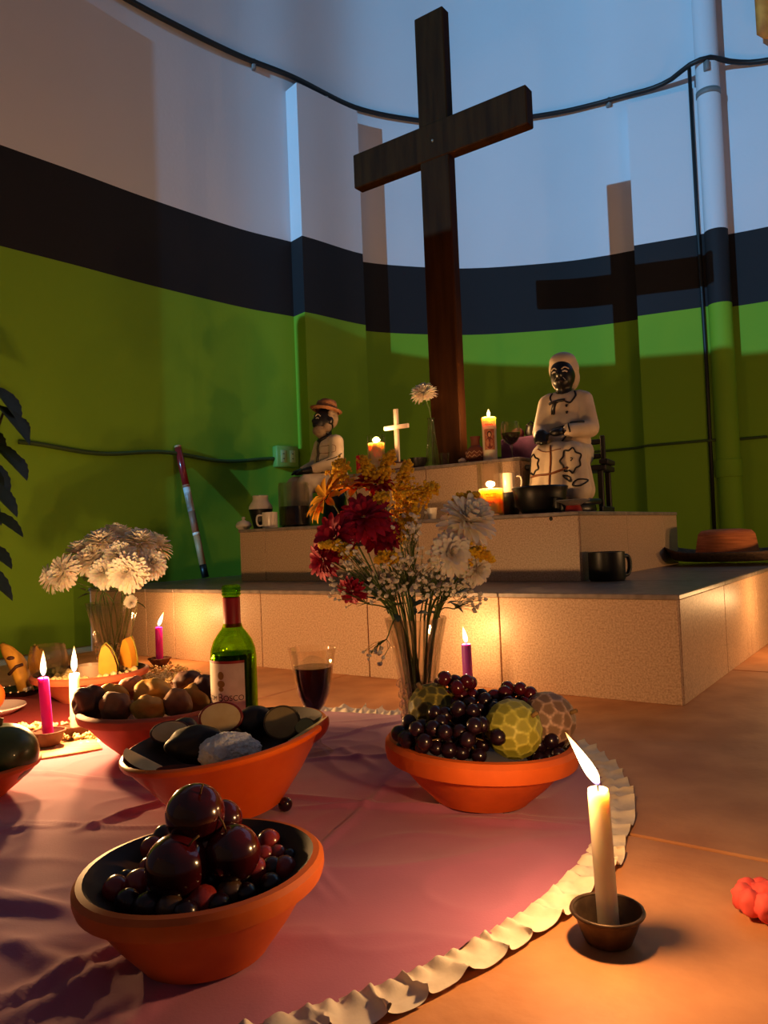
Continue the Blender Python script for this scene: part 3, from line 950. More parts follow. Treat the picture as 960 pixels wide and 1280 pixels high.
# ------------------------------------------------------------------ fruit
PLUM = mat('dark_plum', (92, 16, 18), 0.18, (44, 8, 12), 12, 4, coat=0.6, fac=(0.4, 0.62))
GRAPE_R = mat('red_grape', (164, 56, 48), 0.25, (104, 26, 30), 40, 3, coat=0.4, sss=0.15, sss_rad=(.006, 0, 0))
GRAPE_B = mat('black_grape', (38, 14, 26), 0.28, (22, 8, 18), 60, 3, coat=0.3)
GRAPE_W = mat('wine_grape', (96, 16, 28), 0.22, (50, 8, 18), 60, 3, coat=0.3)
GRAPE_G = mat('olive_grape', (84, 66, 40), 0.3, (60, 30, 30), 40, 3, coat=0.3)
STEM = mat('fruit_stem', (120, 92, 50), 0.8)
def plum(label, p, r, seed):
    rnd = random.Random(seed)
    t = thing('plum', label, 'plum', p, group=None)
    R = Euler((rnd.uniform(-.5, .5), rnd.uniform(-.5, .5), rnd.uniform(0, 6))).to_matrix()
    def fn(q):
        return 1 - 0.10 * math.exp(-((q.x ** 2 + q.y ** 2) / .06)) * (1 if q.z > 0 else .3) - 0.03 * math.exp(-(q.y / .25) ** 2) * (1 if q.x > 0 else 0)
    MB().ball(p, (r, r, r * .98), 4, R, fn).build('flesh', PLUM, t)
    a = Vector(p) + R @ Vector((0, 0, r * .86))
    MB().tube([a, a + R @ Vector((0.001, 0, .008)), a + R @ Vector((0.004, 0.001, .014))], 0.001, 6).build('stalk', STEM, t)
PA = 0.75
plum('topmost dark plum on the pile in the front bowl', at(244, 1017, 0.725), 0.0275, 1)
plum('big dark plum at the front left of the pile in the nearest bowl', at(221, 1083, 0.70), 0.0285, 2)
plum('dark plum at the right of the pile in the nearest bowl', at(291, 1066, 0.715), 0.0255, 3)
plum('smaller dark plum peeping out behind the top plum', at(279, 1024, 0.755), 0.0185, 4)
gr_me = MB().ball((0, 0, 0), 1.0, 3, None, lambda q: 1 + 0.06 * abs(q.z)).mesh('grape')
def grape(p, r, mt, parent=None, name='grape'):
    me = gr_me.copy() if mt.name not in GM else GM[mt.name]
    if mt.name not in GM:
        GM[mt.name] = me
    o = link(name, me, mt, parent, rot=(random.uniform(0, 3), random.uniform(0, 3), 0), scale=r)
    o.location = (parent.matrix_basis.inverted() @ Vector(p)) if parent else p
    return o
GM = {}
loose = [(145, 1112, .0125, 'r'), (174, 1105, .0135, 'r'), (186, 1085, .010, 'r'), (158, 1098, .008, 'b'), (213, 1136, .0125, 'g'), (184, 1134, .0125, 'b'), (160, 1128, .0115, 'b'), (253, 1127, .0140, 'r'), (288, 1117, .0125, 'g'),
         (264, 1098, .012, 'b'), (318, 1090, .0135, 'r'), (336, 1052, .0120, 'r'), (330, 1070, .010, 'r'), (347, 1068, .009, 'r'), (356, 1086, .0120, 'r'), (362, 1070, .007, 'b'), (338, 1106, .0105, 'b'), (308, 1118, .010, 'b'),
         (232, 1142, .011, 'b'), (274, 1131, .010, 'b'), (196, 1115, .011, 'b'), (340, 1086, .011, 'b'), (300, 1098, .012, 'b'), (190, 1060, .011, 'r'), (205, 1045, .011, 'b')]
ORD = ['first', 'second', 'third', 'fourth', 'fifth', 'sixth', 'seventh', 'eighth', 'ninth', 'tenth', 'eleventh', 'twelfth', 'thirteenth', 'fourteenth']
W_ = {'r': 'red', 'b': 'nearly black', 'g': 'olive brown'}
for i, (x, y, r, k) in enumerate(loose):
    Y = 0.722 - (y - 1100) * 0.00125
    p = at(x, y, Y)
    rim_d = hypot(p.x - BA[0], p.y - BA[1])
    if rim_d > 0.088:
        f = 0.088 / rim_d
        p.x, p.y = BA[0] + (p.x - BA[0]) * f, BA[1] + (p.y - BA[1]) * f
    o = grape(p, r, {'r': GRAPE_R, 'b': GRAPE_B, 'g': GRAPE_G}[k])
    rank = sorted(q[0] for q in loose if q[3] == k).index(x)
    tag(o, '%s loose grape in the nearest bowl, %s from the left of its colour' % (W_[k], ORD[rank]), 'grape', 'loose grapes in the nearest bowl')
g0 = onz(357, 1014, 0.006); g0.z = 0.0155
tag(grape(g0, 0.0095, GRAPE_B), 'single dark grape dropped on the mauve cloth', 'grape')

# grape bunches and custard apples in the right bowl
def bunch(label, c, size, n, r, mt, seed, axis=(1, 0, 0)):
    rnd = random.Random(seed)
    t = thing('grape_bunch', label, 'grapes', c)
    pts_ = []
    tries = 0
    while len(pts_) < n and tries < 6000:
        tries += 1
        q_ = Vector((rnd.uniform(-1, 1), rnd.uniform(-1, 1), rnd.uniform(-.6, 1)))
        if q_.length > 1 or q_.length < .35:
            continue
        p = Vector(c) + Vector((q_.x * size[0], q_.y * size[1], q_.z * size[2]))
        if all((p - o_).length > r * 1.62 for o_ in pts_):
            pts_.append(p)
    for p in pts_:
        grape(p, r * rnd.uniform(.88, 1.06), mt, t)
    b = MB()
    b.tube([Vector(c) + Vector((-size[0] * .8, 0, 0)), Vector(c), Vector(c) + Vector((size[0] * .8, 0, size[2] * .3))], 0.0018, 6)
    for p in pts_[::2]:
        b.tube([Vector(c) + (p - Vector(c)) * .2, p], 0.0009, 5)
    b.build('stalks', STEM, t)
bunch('black grape bunch hanging over the front left of the right bowl', at(578, 918, 1.036), (0.075, 0.042, 0.034), 46, 0.0105, GRAPE_B, 5)
bunch('wine red grape bunch at the top of the right bowl', at(569, 868, 1.116), (0.030, 0.028, 0.030), 22, 0.0105, GRAPE_W, 6)
bunch('dark red grape bunch at the back right of the heap of fruit', at(645, 885, 1.106), (0.040, 0.034, 0.030), 30, 0.010, GRAPE_W, 7)
bunch('black grape bunch in the middle of the right bowl', at(605, 893, 1.101), (0.046, 0.044, 0.030), 34, 0.010, GRAPE_B, 8)
bunch('small black grape bunch at the right rim under the pale custard apple', at(687, 936, 1.071), (0.026, 0.030, 0.022), 12, 0.0105, GRAPE_B, 9)
bunch('black grape bunch at the left rim of the right bowl', at(516, 922, 1.066), (0.022, 0.034, 0.022), 14, 0.0105, GRAPE_B, 10)
def cherimoya_mat(name, a, c):
    mt = mat(name, a, 0.55, bump=0)
    nt = mt.node_tree
    at_ = nt.nodes.new('ShaderNodeAttribute'); at_.attribute_name = 'ridge'
    r = nt.nodes.new('ShaderNodeMixRGB'); r.inputs[1].default_value = lin(a) + (1,); r.inputs[2].default_value = lin(c) + (1,)
    nt.links.new(at_.outputs['Fac'], r.inputs[0])
    nt.links.new(r.outputs[0], nt.nodes['Principled BSDF'].inputs['Base Color'])
    return mt
def cherimoya(label, p, r, mt, seed, n=64):
    rnd = random.Random(seed)
    R = Euler((rnd.uniform(-1, 1), rnd.uniform(-1, 1), rnd.uniform(0, 6))).to_matrix()
    cells = []
    for k in range(n):
        z = 1 - 2 * (k + .5) / n
        a = k * 2.39996
        cells.append(Vector((sqrt(1 - z * z) * cos(a), sqrt(1 - z * z) * sin(a), z)))
    rd = []
    def fn(q):
        ds = sorted((q - c_).length for c_ in cells)[:2]
        e_ = max(0.0, 1 - (ds[1] - ds[0]) / 0.10)
        rd.append(e_)
        return 1 + 0.035 * e_ - 0.03 * math.exp(-(ds[0] / .08) ** 2)
    b = MB().ball(p, (r, r, r * .95), 5, R, fn)
    t = thing('custard_apple', label, 'custard apple', p)
    o = b.build('skin', mt, t)
    at_ = o.data.attributes.new('ridge', 'FLOAT', 'POINT')
    at_.data.foreach_set('value', rd)
    a = Vector(p) + R @ Vector((0, 0, r * .9))
    MB().tube([a, a + R @ Vector((0, 0, .012))], 0.003, 7).build('stalk', STEM, t)
CH_Y = cherimoya_mat('custard_green', (134, 130, 40), (190, 184, 80))
CH_P = cherimoya_mat('custard_dusty', (120, 92, 70), (196, 160, 140))
CH_O = cherimoya_mat('custard_olive', (84, 78, 22), (176, 158, 60))
cherimoya('yellow green custard apple at the front of the right bowl', at(642, 911, 1.031), 0.0385, CH_Y, 1)
cherimoya('dusty pinkish custard apple at the right of the heap', at(686, 900, 1.086), 0.0385, CH_P, 2)
cherimoya('olive custard apple at the back left, by the glass vase', at(540, 884, 1.106), 0.034, CH_O, 3)

# potatoes in the middle bowl
POT_B = mat('brown_potato', (158, 112, 74), 0.7, (120, 80, 54), 18, 5, bump=0.25, bscale=40)
POT_Y = mat('yellow_potato', (230, 176, 70), 0.6, (206, 146, 52), 14, 5, bump=0.2, bscale=40)
POT_D = mat('dark_potato', (110, 70, 54), 0.7, (80, 50, 40), 18, 5, bump=0.25, bscale=40)
POT_P = mat('pink_potato', (196, 138, 106), 0.7, (160, 104, 80), 14, 5, bump=0.25, bscale=40)
def potato(label, p, r, mt, seed, knob=0.16):
    rnd = random.Random(seed)
    R = Euler((rnd.uniform(-.4, .4), rnd.uniform(-.4, .4), rnd.uniform(-.6, .6))).to_matrix()
    off = Vector((seed * 3.1, seed * 1.7, 0))
    eyes = [Vector((rnd.uniform(-1, 1), rnd.uniform(-1, 0), rnd.uniform(-1, 1))).normalized() for _ in range(6)]
    def fn(q):
        k = 1 + knob * noise.noise(q * 1.5 + off) + 0.05 * noise.noise(q * 4 + off)
        for e_ in eyes:
            k -= 0.06 * math.exp(-((q - e_).length / .16) ** 2)
        return k
    o = MB().ball(p, r, 4, R, fn).build('potato', mt, origin=p)
    tag(o, label, 'potato', 'potatoes in the left bowl')
potato('smooth dark brown heart shaped potato at the left end of the potato bowl', at(113, 880, 1.385), (0.030, .026, .031), POT_D, 1, .3)
potato('round brown potato with a sunken face at the front left of its bowl', at(145, 884, 1.36), (0.031, .026, .027), POT_B, 2)
potato('yellow potato half hidden behind the round brown one at left', at(140, 873, 1.41), (0.032, .026, .026), POT_Y, 3)
potato('pinkish brown potato at the back left of the potato bowl', at(163, 860, 1.45), (0.027, .024, .022), POT_P, 4)
potato('large yellow potato with deep folds in the middle of its bowl', at(193, 868, 1.42), (0.036, .03, .026), POT_Y, 5, .28)
potato('smaller yellow potato at the front of the potato bowl', at(185, 886, 1.355), (0.030, .025, .023), POT_Y, 6)
potato('grey brown potato with a whitish crown, front right of its bowl', at(222, 880, 1.375), (0.026, .026, .028), POT_B, 7)
potato('yellow potato squeezed between grey and dark potatoes at right', at(244, 874, 1.425), (0.030, .026, .028), POT_Y, 8)
potato('dark flat potato at the back of the potato bowl', at(234, 851, 1.48), (0.030, .026, .018), POT_D, 9)
potato('dark tall potato touching the bottle', at(256, 862, 1.435), (0.022, .022, .028), POT_D, 10)

# cut tubers, apple wedges and salt in the glossy bowl
SKIN_R = mat('red_skin', (140, 34, 26), 0.35, (96, 30, 22), 14, coat=0.2)
SKIN_B = mat('tuber_skin', (92, 46, 30), 0.5, (60, 30, 22), 20, bump=0.2)
FLESH_T = mat('tuber_flesh', (242, 208, 150), 0.55, (226, 186, 126), 30, sss=0.2, sss_rad=(.006, 0, 0))
FLESH_A = mat('apple_flesh', (240, 210, 150), 0.5, (224, 190, 124), 30, sss=0.2, sss_rad=(.006, 0, 0))
SKIN_G = mat('olive_skin', (104, 86, 50), 0.6, (80, 60, 36), 20, bump=0.2)
SKIN_K = mat('black_skin', (32, 22, 18), 0.5, (22, 14, 12), 20)
def half_tuber(label, p, r, face, skin, flesh, roll=0.0, name='cut_tuber', cat='tuber'):
    """half a root: rounded skin behind, flat cut face looking along `face`"""
    face = Vector(face).normalized()
    M = face.to_track_quat('Z', 'Y').to_matrix() @ Matrix.Rotation(roll, 3, 'Z')
    t = thing(name, label, cat, p)
    prof = [(0, -1), (.42, -.9), (.75, -.66), (.95, -.3), (1.0, -0.04), (.985, 0.03), (.93, .055), (.88, .05)]
    sc = Matrix.Diagonal((r[0], r[1], r[2]))
    MB().lathe(prof, (0, 0, 0), 28).xform((Matrix.Translation(Vector(p)) @ (M @ sc).to_4x4())).build('skin', skin, t)
    MB().lathe([(0.885, 0.048), (.8, .07), (.5, .085), (0, .09)], (0, 0, 0), 28).xform((Matrix.Translation(Vector(p)) @ (M @ sc).to_4x4())).build('cut_face', flesh, t)
def wedge(label, p, L, r, rot, skin, flesh):
    t = thing('apple_wedge', label, 'fruit wedge', p)
    M = Matrix.Translation(Vector(p)) @ Euler(rot).to_matrix().to_4x4()
    n = 12
    vs, fs = [], []
    for i in range(n + 1):
        a = pi * i / n
        x = -L * cos(a)
        w = max(0.02, sin(a)) * r
        for k in range(7):
            th = radians(-50 + 100 * k / 6)
            vs.append((x, w * sin(th), -w * cos(th)))
    for i in range(n):
        for k in range(6):
            fs.append((i * 7 + k, (i + 1) * 7 + k, (i + 1) * 7 + k + 1, i * 7 + k + 1))
    MB().add(vs, fs).xform(M).build('skin', skin, t)
    vs2, fs2 = [], []
    for i in range(n + 1):
        a = pi * i / n
        x = -L * cos(a)
        w = max(0.02, sin(a)) * r
        vs2 += [(x, w * sin(radians(-50)), -w * cos(radians(50))), (x, 0, -0.0), (x, w * sin(radians(50)), -w * cos(radians(50)))]
    for i in range(n):
        for k in range(2):
            fs2.append((i * 3 + k, i * 3 + k + 1, (i + 1) * 3 + k + 1, (i + 1) * 3 + k))
    MB().add(vs2, fs2).xform(M).build('cut_flesh', flesh, t, smooth=False)
half_tuber('halved brown tuber with its tan cut face up, left side of the glossy bowl', at(213, 915, 1.143), (0.030, 0.018, 0.022), (0.1, -.75, .55), SKIN_B, FLESH_T)
half_tuber('halved tuber with a golden cut face in front of the bottle label', at(276, 897, 1.163), (0.034, 0.024, 0.026), (0.0, -.95, .3), SKIN_R, FLESH_T)
half_tuber('large olive brown tuber with dull cut face at the right of the bowl', at(352, 903, 1.138), (0.029, 0.025, 0.022), (-0.2, -.9, .35), SKIN_G, mat('olive_flesh', (176, 150, 96), 0.6, (146, 118, 74), 20))
half_tuber('small greenish cut tuber between olive tuber and right rim', at(381, 908, 1.123), (0.018, 0.013, 0.016), (-0.4, -.7, .6), SKIN_G, mat('green_flesh', (150, 140, 80), 0.6))
potato2 = [(248, 930, 1.13, (.045, .032, .026), 'black skinned root lying in the middle of the glossy bowl'), (318, 902, 1.21, (.028, .026, .024), 'black skinned root behind the salt in the glossy bowl'),
           (230, 918, 1.2, (.024, .022, .024), 'black skinned root behind the cut tuber at left')]
for i, (x, y, Y, r, lb) in enumerate(potato2):
    off = Vector((i * 2.2, 3, 1))
    p = at(x, y, Y - .027)
    tag(MB().ball(p, r, 4, None, lambda q: 1 + .12 * noise.noise(q * 1.6 + off)).build('dark_root', SKIN_K, origin=p), lb, 'root')
p = at(243, 905, 1.188)
half_tuber('reddish cut root behind the left halved tuber', p, (0.022, 0.016, 0.018), (0.1, -.5, .8), SKIN_R, mat('orange_flesh', (190, 100, 56), 0.6))
wedge('red apple wedge lying at the far left rim of the glossy bowl', at(184, 948, 1.058), 0.034, 0.028, (-0.6, 0.4, -0.25), SKIN_R, FLESH_A)
wedge('red apple wedge flat at the front left of the glossy bowl', at(228, 962, 1.018), 0.034, 0.024, (-1.25, 0.03, 0.1), SKIN_R, FLESH_A)
wedge('red apple wedge with pale flesh right of the salt', at(341, 935, 1.053), 0.030, 0.024, (-0.5, -0.2, 0.15), SKIN_R, FLESH_A)
wedge('long red apple wedge leaning on the right rim of the glossy bowl', at(385, 910, 1.075), 0.032, 0.022, (-0.75, -0.5, 0.1), SKIN_R, FLESH_A)
sp_ = at(287, 940, 1.068)
def saltfn(q):
    return 1 + .10 * noise.noise(q * 2.2) + .06 * noise.noise(q * 9) + .09 * abs(noise.noise(q * 19))
o = MB().ball(sp_, (0.041, 0.032, 0.026), 5, None, saltfn).build('salt_heap', mat('coarse_salt', (246, 244, 242), 0.5, (232, 230, 230), 60, bump=0.6, bscale=160, sss=0.1, sss_rad=(.004, 0, 0)), origin=sp_)
tag(o, 'heap of coarse white salt in the glossy bowl', 'salt', kind='stuff')

# green fruit in the left edge bowl
p = Vector((BF[0] + 0.047, BF[1] - 0.0, 0.069))
t = thing('green_fruit', 'large dark green fruit in the bowl at the left edge', 'fruit', p)
MB().ball(p, (0.056, 0.052, 0.047), 4, None, lambda q: 1 - .08 * math.exp(-((q.x ** 2 + q.y ** 2) / .05)) * (q.z > 0)).build('flesh', mat('green_rind', (66, 84, 24), 0.4, (48, 58, 18), 20, coat=0.2), t)
MB().tube([p + Vector((0, 0, .042)), p + Vector((.003, 0, .055))], 0.003, 7).build('stalk', STEM, t)

# ------------------------------------------------------------------ flowers
PW = mat('white_petal', (253, 244, 230), 0.7, (246, 234, 216), 30, sss=0.5, sss_rad=(.012, 0, 0))
PY = mat('yellow_petal', (250, 184, 30), 0.65, (244, 160, 20), 30, sss=0.1, sss_rad=(.006, 0, 0))
PM = mat('crimson_petal', (190, 14, 62), 0.65, (150, 8, 46), 30, sss=0.1, sss_rad=(.006, 0, 0))
PR = mat('red_petal', (206, 34, 24), 0.65, (170, 20, 20), 30)
PG = mat('goldenrod', (240, 196, 40), 0.75, (220, 168, 26), 40)
GREEN = mat('stem_green', (86, 104, 42), 0.65, (64, 82, 32), 20)
LEAF = mat('leaf_green', (52, 74, 30), 0.6, (36, 54, 22), 16)
HEART = mat('flower_heart', (150, 120, 40), 0.8)
HEARTD = mat('dark_heart', (80, 44, 20), 0.8)
BREATH = mat('breath_white', (238, 228, 206), 0.7)
def head_mesh(name, rings, seed, cup_=0.0, blunt=False):
    """rings: (count, elevation deg, length, width, start radius, z)"""
    rnd = random.Random(seed)
    b = MB()
    for (n, el, L_, w, r0, z0) in rings:
        for k in range(n):
            a = 2 * pi * (k + rnd.uniform(-.3, .3)) / n + el * .7
            e_ = radians(el + rnd.uniform(-9, 9))
            l_ = L_ * rnd.uniform(.86, 1.1)
            rad = Vector((cos(a), sin(a), 0)); tan = Vector((-sin(a), cos(a), 0)); up = Vector((0, 0, 1))
            vs = []
            prof = [(0, .35, 0), (.3, .8, .02), (.62, 1.0, .0), (.86, .8 if blunt else .72, -.05), (1.0, .35 if blunt else .12, -.11)]
            for f, wf, dr in prof:
                d = rad * cos(e_) + up * sin(e_)
                c_ = rad * r0 + up * z0 + d * (l_ * f) + up * (l_ * (dr + cup_ * f * f))
                hw = w * wf * .5
                vs += [c_ - tan * hw + up * hw * .35, c_ - up * 0.0, c_ + tan * hw + up * hw * .35]
            fs = []
            for i in range(len(prof) - 1):
                for j in range(2):
                    fs.append((i * 3 + j, i * 3 + j + 1, (i + 1) * 3 + j + 1, (i + 1) * 3 + j))
            b.add(vs, fs)
    return b.mesh(name)
mum_me = head_mesh('petals', [(24, -28, .029, .0088, .004, .000), (26, -8, .031, .0085, .004, .001), (26, 8, .030, .0085, .004, .003), (24, 24, .028, .008, .003, .005), (22, 40, .025, .0075, .003, .007), (18, 56, .021, .007, .002, .009), (13, 70, .017, .0065, .001, .011), (8, 84, .013, .006, .0, .012)], 3, 0.10, True)
pom_me = head_mesh('petals', [(16, -55, .030, .011, .004, .004), (18, -30, .033, .011, .004, .006), (19, -8, .034, .011, .004, .008), (19, 12, .034, .011, .004, .010), (18, 30, .033, .011, .003, .012), (16, 48, .031, .0105, .003, .013), (13, 64, .028, .010, .002, .014), (8, 80, .025, .010, .001, .015)], 4, 0.06, True)
daisy_me = head_mesh('petals', [(16, 4, .040, .0125, .007, .0), (15, 16, .036, .012, .006, .002)], 5, 0.0)
crim_me = head_mesh('petals', [(16, -14, .040, .0135, .006, .0), (16, 4, .041, .0135, .006, .002), (15, 20, .038, .013, .005, .004), (12, 38, .032, .012, .004, .006), (8, 58, .022, .010, .003, .007)], 6, 0.02)
heart_me = MB().ball((0, 0, 0.004), (.0085, .0085, .005), 2).mesh('heart')
leaf_shape = [(0, .0), (.18, .45), (.38, .9), (.5, .75), (.62, .82), (.78, .5), (.9, .3), (1.0, 0.02)]
def leaf_mb(L_, w, bend=0.25):
    vs, fs = [], []
    for f, wf in leaf_shape:
        z = -bend * L_ * f * f
        vs += [(L_ * f, -w * wf * .5, z + w * wf * .12), (L_ * f, 0, z), (L_ * f, w * wf * .5, z + w * wf * .12)]
    for i in range(len(leaf_shape) - 1):
        for j in range(2):
            fs.append((i * 3 + j, i * 3 + j + 1, (i + 1) * 3 + j + 1, (i + 1) * 3 + j))
    return MB().add(vs, fs)
leaf_me = leaf_mb(0.05, 0.022).mesh('leaf')
def flower(name, label, cat, head, foot, mouth, me, petal, scale=1.0, face=None, group=None, heart=None, leaves=1, seed=0):
    rnd = random.Random(seed + 77)
    head, foot, mouth = Vector(head), Vector(foot), Vector(mouth)
    t = thing(name, label, cat, foot, group=group)
    face = Vector(face or (head - mouth)).normalized()
    back = head - face * 0.012
    pts_ = spline([foot, mouth, mouth.lerp(back, .55) + Vector((0, 0, .012)), back, head], 5)
    MB().tube(pts_, 0.0019, 6).build('stem', GREEN, t)
    R = face.to_track_quat('Z', 'Y').to_euler()
    link('bloom', me.copy() if not me.materials else me, None, t, head - foot, rot=R, scale=scale)
    o = t.children[-1]
    if not o.data.materials:
        o.data.materials.append(petal)
    if heart:
        h_ = link('heart', heart_me.copy(), heart, o)
    for k in range(leaves):
        f = rnd.uniform(.3, .8)
        p = mouth.lerp(head, f)
        l_ = link('leaf', leaf_me.copy(), LEAF, t, p - foot, rot=(rnd.uniform(-.5, .5), rnd.uniform(-.9, .3), rnd.uniform(0, 6.3)), scale=rnd.uniform(.7, 1.1))
    return t
def shared(me, m_):
    c_ = me.copy(); c_.materials.append(m_); return c_
MUM_W, POM_W, DAI_Y, CRIM, RED_D = shared(mum_me, PW), shared(pom_me, PW), shared(daisy_me, PY), shared(crim_me, PM), shared(daisy_me, PR)

# vase of white flowers at the left
VW = Vector((-0.79, 2.21, 0.002))
faceted_vase('cut glass vase of white flowers at the back left', VW, 0.072, 0.042, 0.225, 0.14)
whites = [(82, 716, 2.13, (-.6, -.75, .2), 'white chrysanthemum at the far left, facing the viewer'), (115, 702, 2.17, (-.25, -.6, .75), 'white chrysanthemum left of the middle of the back vase'), (102, 692, 2.24, (-.35, -.1, .95), 'white chrysanthemum at the upper left shoulder of the white bunch'),
          (128, 680, 2.2, (-.1, -.3, .95), 'topmost white chrysanthemum on the left half of the bunch'), (150, 697, 2.13, (.05, -.7, .7), 'white chrysanthemum in the middle of the white bunch'), (174, 680, 2.22, (.15, -.25, .95), 'white chrysanthemum at the top right of the bunch'),
          (188, 706, 2.17, (.6, -.6, .5), 'white chrysanthemum hanging at the right of the white bunch'), (160, 716, 2.08, (.1, -.97, .15), 'fully open white chrysanthemum facing forward above the vase mouth'), (132, 717, 2.12, (-.1, -.85, .4), 'half closed white chrysanthemum left above the vase mouth'),
          (192, 685, 2.28, (.5, .0, .85), 'white chrysanthemum at the back right of the bunch'), (68, 722, 2.2, (-.9, -.3, .15), 'drooping white chrysanthemum at the left tip of the bunch'), (146, 674, 2.29, (0, .2, 1), 'white chrysanthemum at the back of the bunch'),
          (163, 752, 2.14, (.7, -.6, -.35), 'small white bloom drooping beside the vase at right')]
for i, (x, y, Y, fc_, lb) in enumerate(whites):
    a = i * 2.4
    h_ = at(x, y, Y)
    small = i == 12
    mth = VW + Vector((.045 * cos(a), .045 * sin(a), .225)) if not small else VW + Vector((.066, -.02, .228))
    flower('white_chrysanthemum', lb, 'flower', h_, VW + Vector((.012 * cos(a + 2), .012 * sin(a + 2), .03)), mth, MUM_W, PW, (1.5 if not small else 0.62) * (1 + .1 * sin(i * 3)), fc_, 'white chrysanthemums in the back vase', heart=HEART if i in (7, 0) else None, leaves=2, seed=i)

# mixed bouquet in the middle
VB = Vector((0.05, 1.415, 0.006))
faceted_vase('tall clear glass vase holding the mixed bouquet', VB, 0.056, 0.030, 0.225, 0.16)
def vb(i, k=1.0):
    a = i * 2.4 + .5
    return VB + Vector((.010 * cos(a + 2), .010 * sin(a + 2), .03)), VB + Vector((.036 * k * cos(a), .036 * k * sin(a), .222))
bq = [('yellow_daisy', 'golden yellow daisy at the left, seen from its side', (408, 622, 1.37), (-.75, -.35, .5), DAI_Y, PY, 1.15, HEARTD),
      ('yellow_daisy', 'golden yellow daisy lying back behind the crimson blooms', (445, 610, 1.43), (-.05, -.2, .95), DAI_Y, PY, 1.2, HEARTD),
      ('crimson_daisy', 'large crimson bloom at the top of the red cluster', (455, 648, 1.36), (-.15, -.75, .65), CRIM, PM, 1.12, HEARTD),
      ('crimson_daisy', 'crimson bloom at the left of the red cluster', (420, 672, 1.34), (-.5, -.8, .35), CRIM, PM, 1.0, HEARTD),
      ('crimson_daisy', 'crimson bloom drooping at the lower left of the bouquet', (405, 700, 1.34), (-.75, -.6, -.1), CRIM, PM, 0.78, None),
      ('crimson_daisy', 'crimson bloom right of the red cluster, by the goldenrod', (475, 668, 1.37), (.2, -.8, .5), CRIM, PM, 0.85, HEARTD),
      ('crimson_daisy', 'small crimson bloom hanging lowest, over the vase', (440, 738, 1.33), (-.4, -.6, -.6), CRIM, PM, 0.62, None),
      ('red_daisy', 'bright red daisy tucked among the goldenrod', (470, 606, 1.42), (.1, -.5, .8), RED_D, PR, 0.9, HEARTD),
      ('white_pompon', 'big white pompon chrysanthemum at the right of the bouquet', (580, 660, 1.38), (.35, -.6, .7), POM_W, PW, 1.42, None),
      ('white_pompon', 'white pompon chrysanthemum below the big one at right', (560, 694, 1.34), (.25, -.9, .2), POM_W, PW, 1.05, None),
      ('white_pompon', 'small white pompon at the far lower right of the bouquet', (590, 712, 1.36), (.6, -.7, .0), POM_W, PW, 0.78, None)]
for i, (nm, lb, (x, y, Y), fc_, me, pm, s_, ht) in enumerate(bq):
    f_, mo = vb(i)
    hd = at(x, y, Y)
    mo = VB + Vector(((hd.x - VB.x) * .28, (hd.y - VB.y) * .28, .222)).copy() if True else mo
    dx = Vector((hd.x - VB.x, hd.y - VB.y, 0))
    if dx.length > 1e-6:
        dx = dx.normalized() * min(.042, dx.length * .35)
    mo = VB + dx + Vector((0, 0, .222))
    flower(nm, lb, 'flower', hd, f_, mo, me, pm, s_, fc_, heart=ht, leaves=1, seed=40 + i)
def vbm(hd):
    dx = Vector((hd.x - VB.x, hd.y - VB.y, 0))
    if dx.length > 1e-6:
        dx = dx.normalized() * min(.042, dx.length * .35)
    return VB + dx + Vector((0, 0, .222))
def goldenrod(label, tip, start, seed, n=70, spread=0.016):
    rnd = random.Random(seed)
    tip, start = Vector(tip), Vector(start)
    f_, _ = vb(seed)
    t = thing('goldenrod_sprig', label, 'flower sprig', f_, group='goldenrod sprigs in the bouquet')
    pts_ = spline([f_, vbm(start), start, start.lerp(tip, .5) + Vector((0, 0, .006)), tip], 6)
    MB().tube(pts_, [0.0016 - .001 * k / len(pts_) for k in range(len(pts_))], 5).build('stem', GREEN, t)
    b = MB()
    for k in range(n):
        f = rnd.random()
        w = spread * (1 - .75 * f)
        p = start.lerp(tip, f) + Vector((rnd.gauss(0, w * .6), rnd.gauss(0, w * .6), rnd.gauss(0, w * .6) + .006 * sin(f * pi)))
        b.ball(p, rnd.uniform(.0022, .0042), 1)
    o = b.build('florets', PG, t, smooth=False); o['kind'] = 'stuff'
gr_l = [((425, 578), (425, 600), 1.43, 'goldenrod sprig behind the yellow daisies at left', .018), ((455, 572), (462, 600), 1.43, 'goldenrod sprig curling at the top left of the bouquet', .014), ((490, 566), (478, 600), 1.42, 'tallest goldenrod sprig at the top of the bouquet', .014),
        ((510, 580), (500, 625), 1.40, 'goldenrod sprig bending right at the top of the bouquet', .02), ((545, 608), (500, 640), 1.40, 'thick goldenrod sprig in the middle of the bouquet', .026), ((520, 640), (500, 670), 1.38, 'goldenrod sprig just left of the white pompons', .022),
        ((598, 618), (562, 636), 1.39, 'goldenrod sprig reaching right above the white pompon', .010), ((616, 700), (585, 690), 1.33, 'goldenrod sprig sticking out at the far right', .012), ((400, 682), (436, 690), 1.31, 'goldenrod sprig at the lower left, over the crimson blooms', .010),
        ((470, 702), (490, 700), 1.29, 'goldenrod tuft in the middle of the white filler flowers', .010), ((470, 632), (478, 625), 1.37, 'goldenrod tuft right of the top crimson bloom', .012)]
for i, (tp, st, Y, lb, spr) in enumerate(gr_l):
    goldenrod(lb, at(*tp, Y), at(*st, Y), 100 + i, int(150 + 9000 * spr), spr)
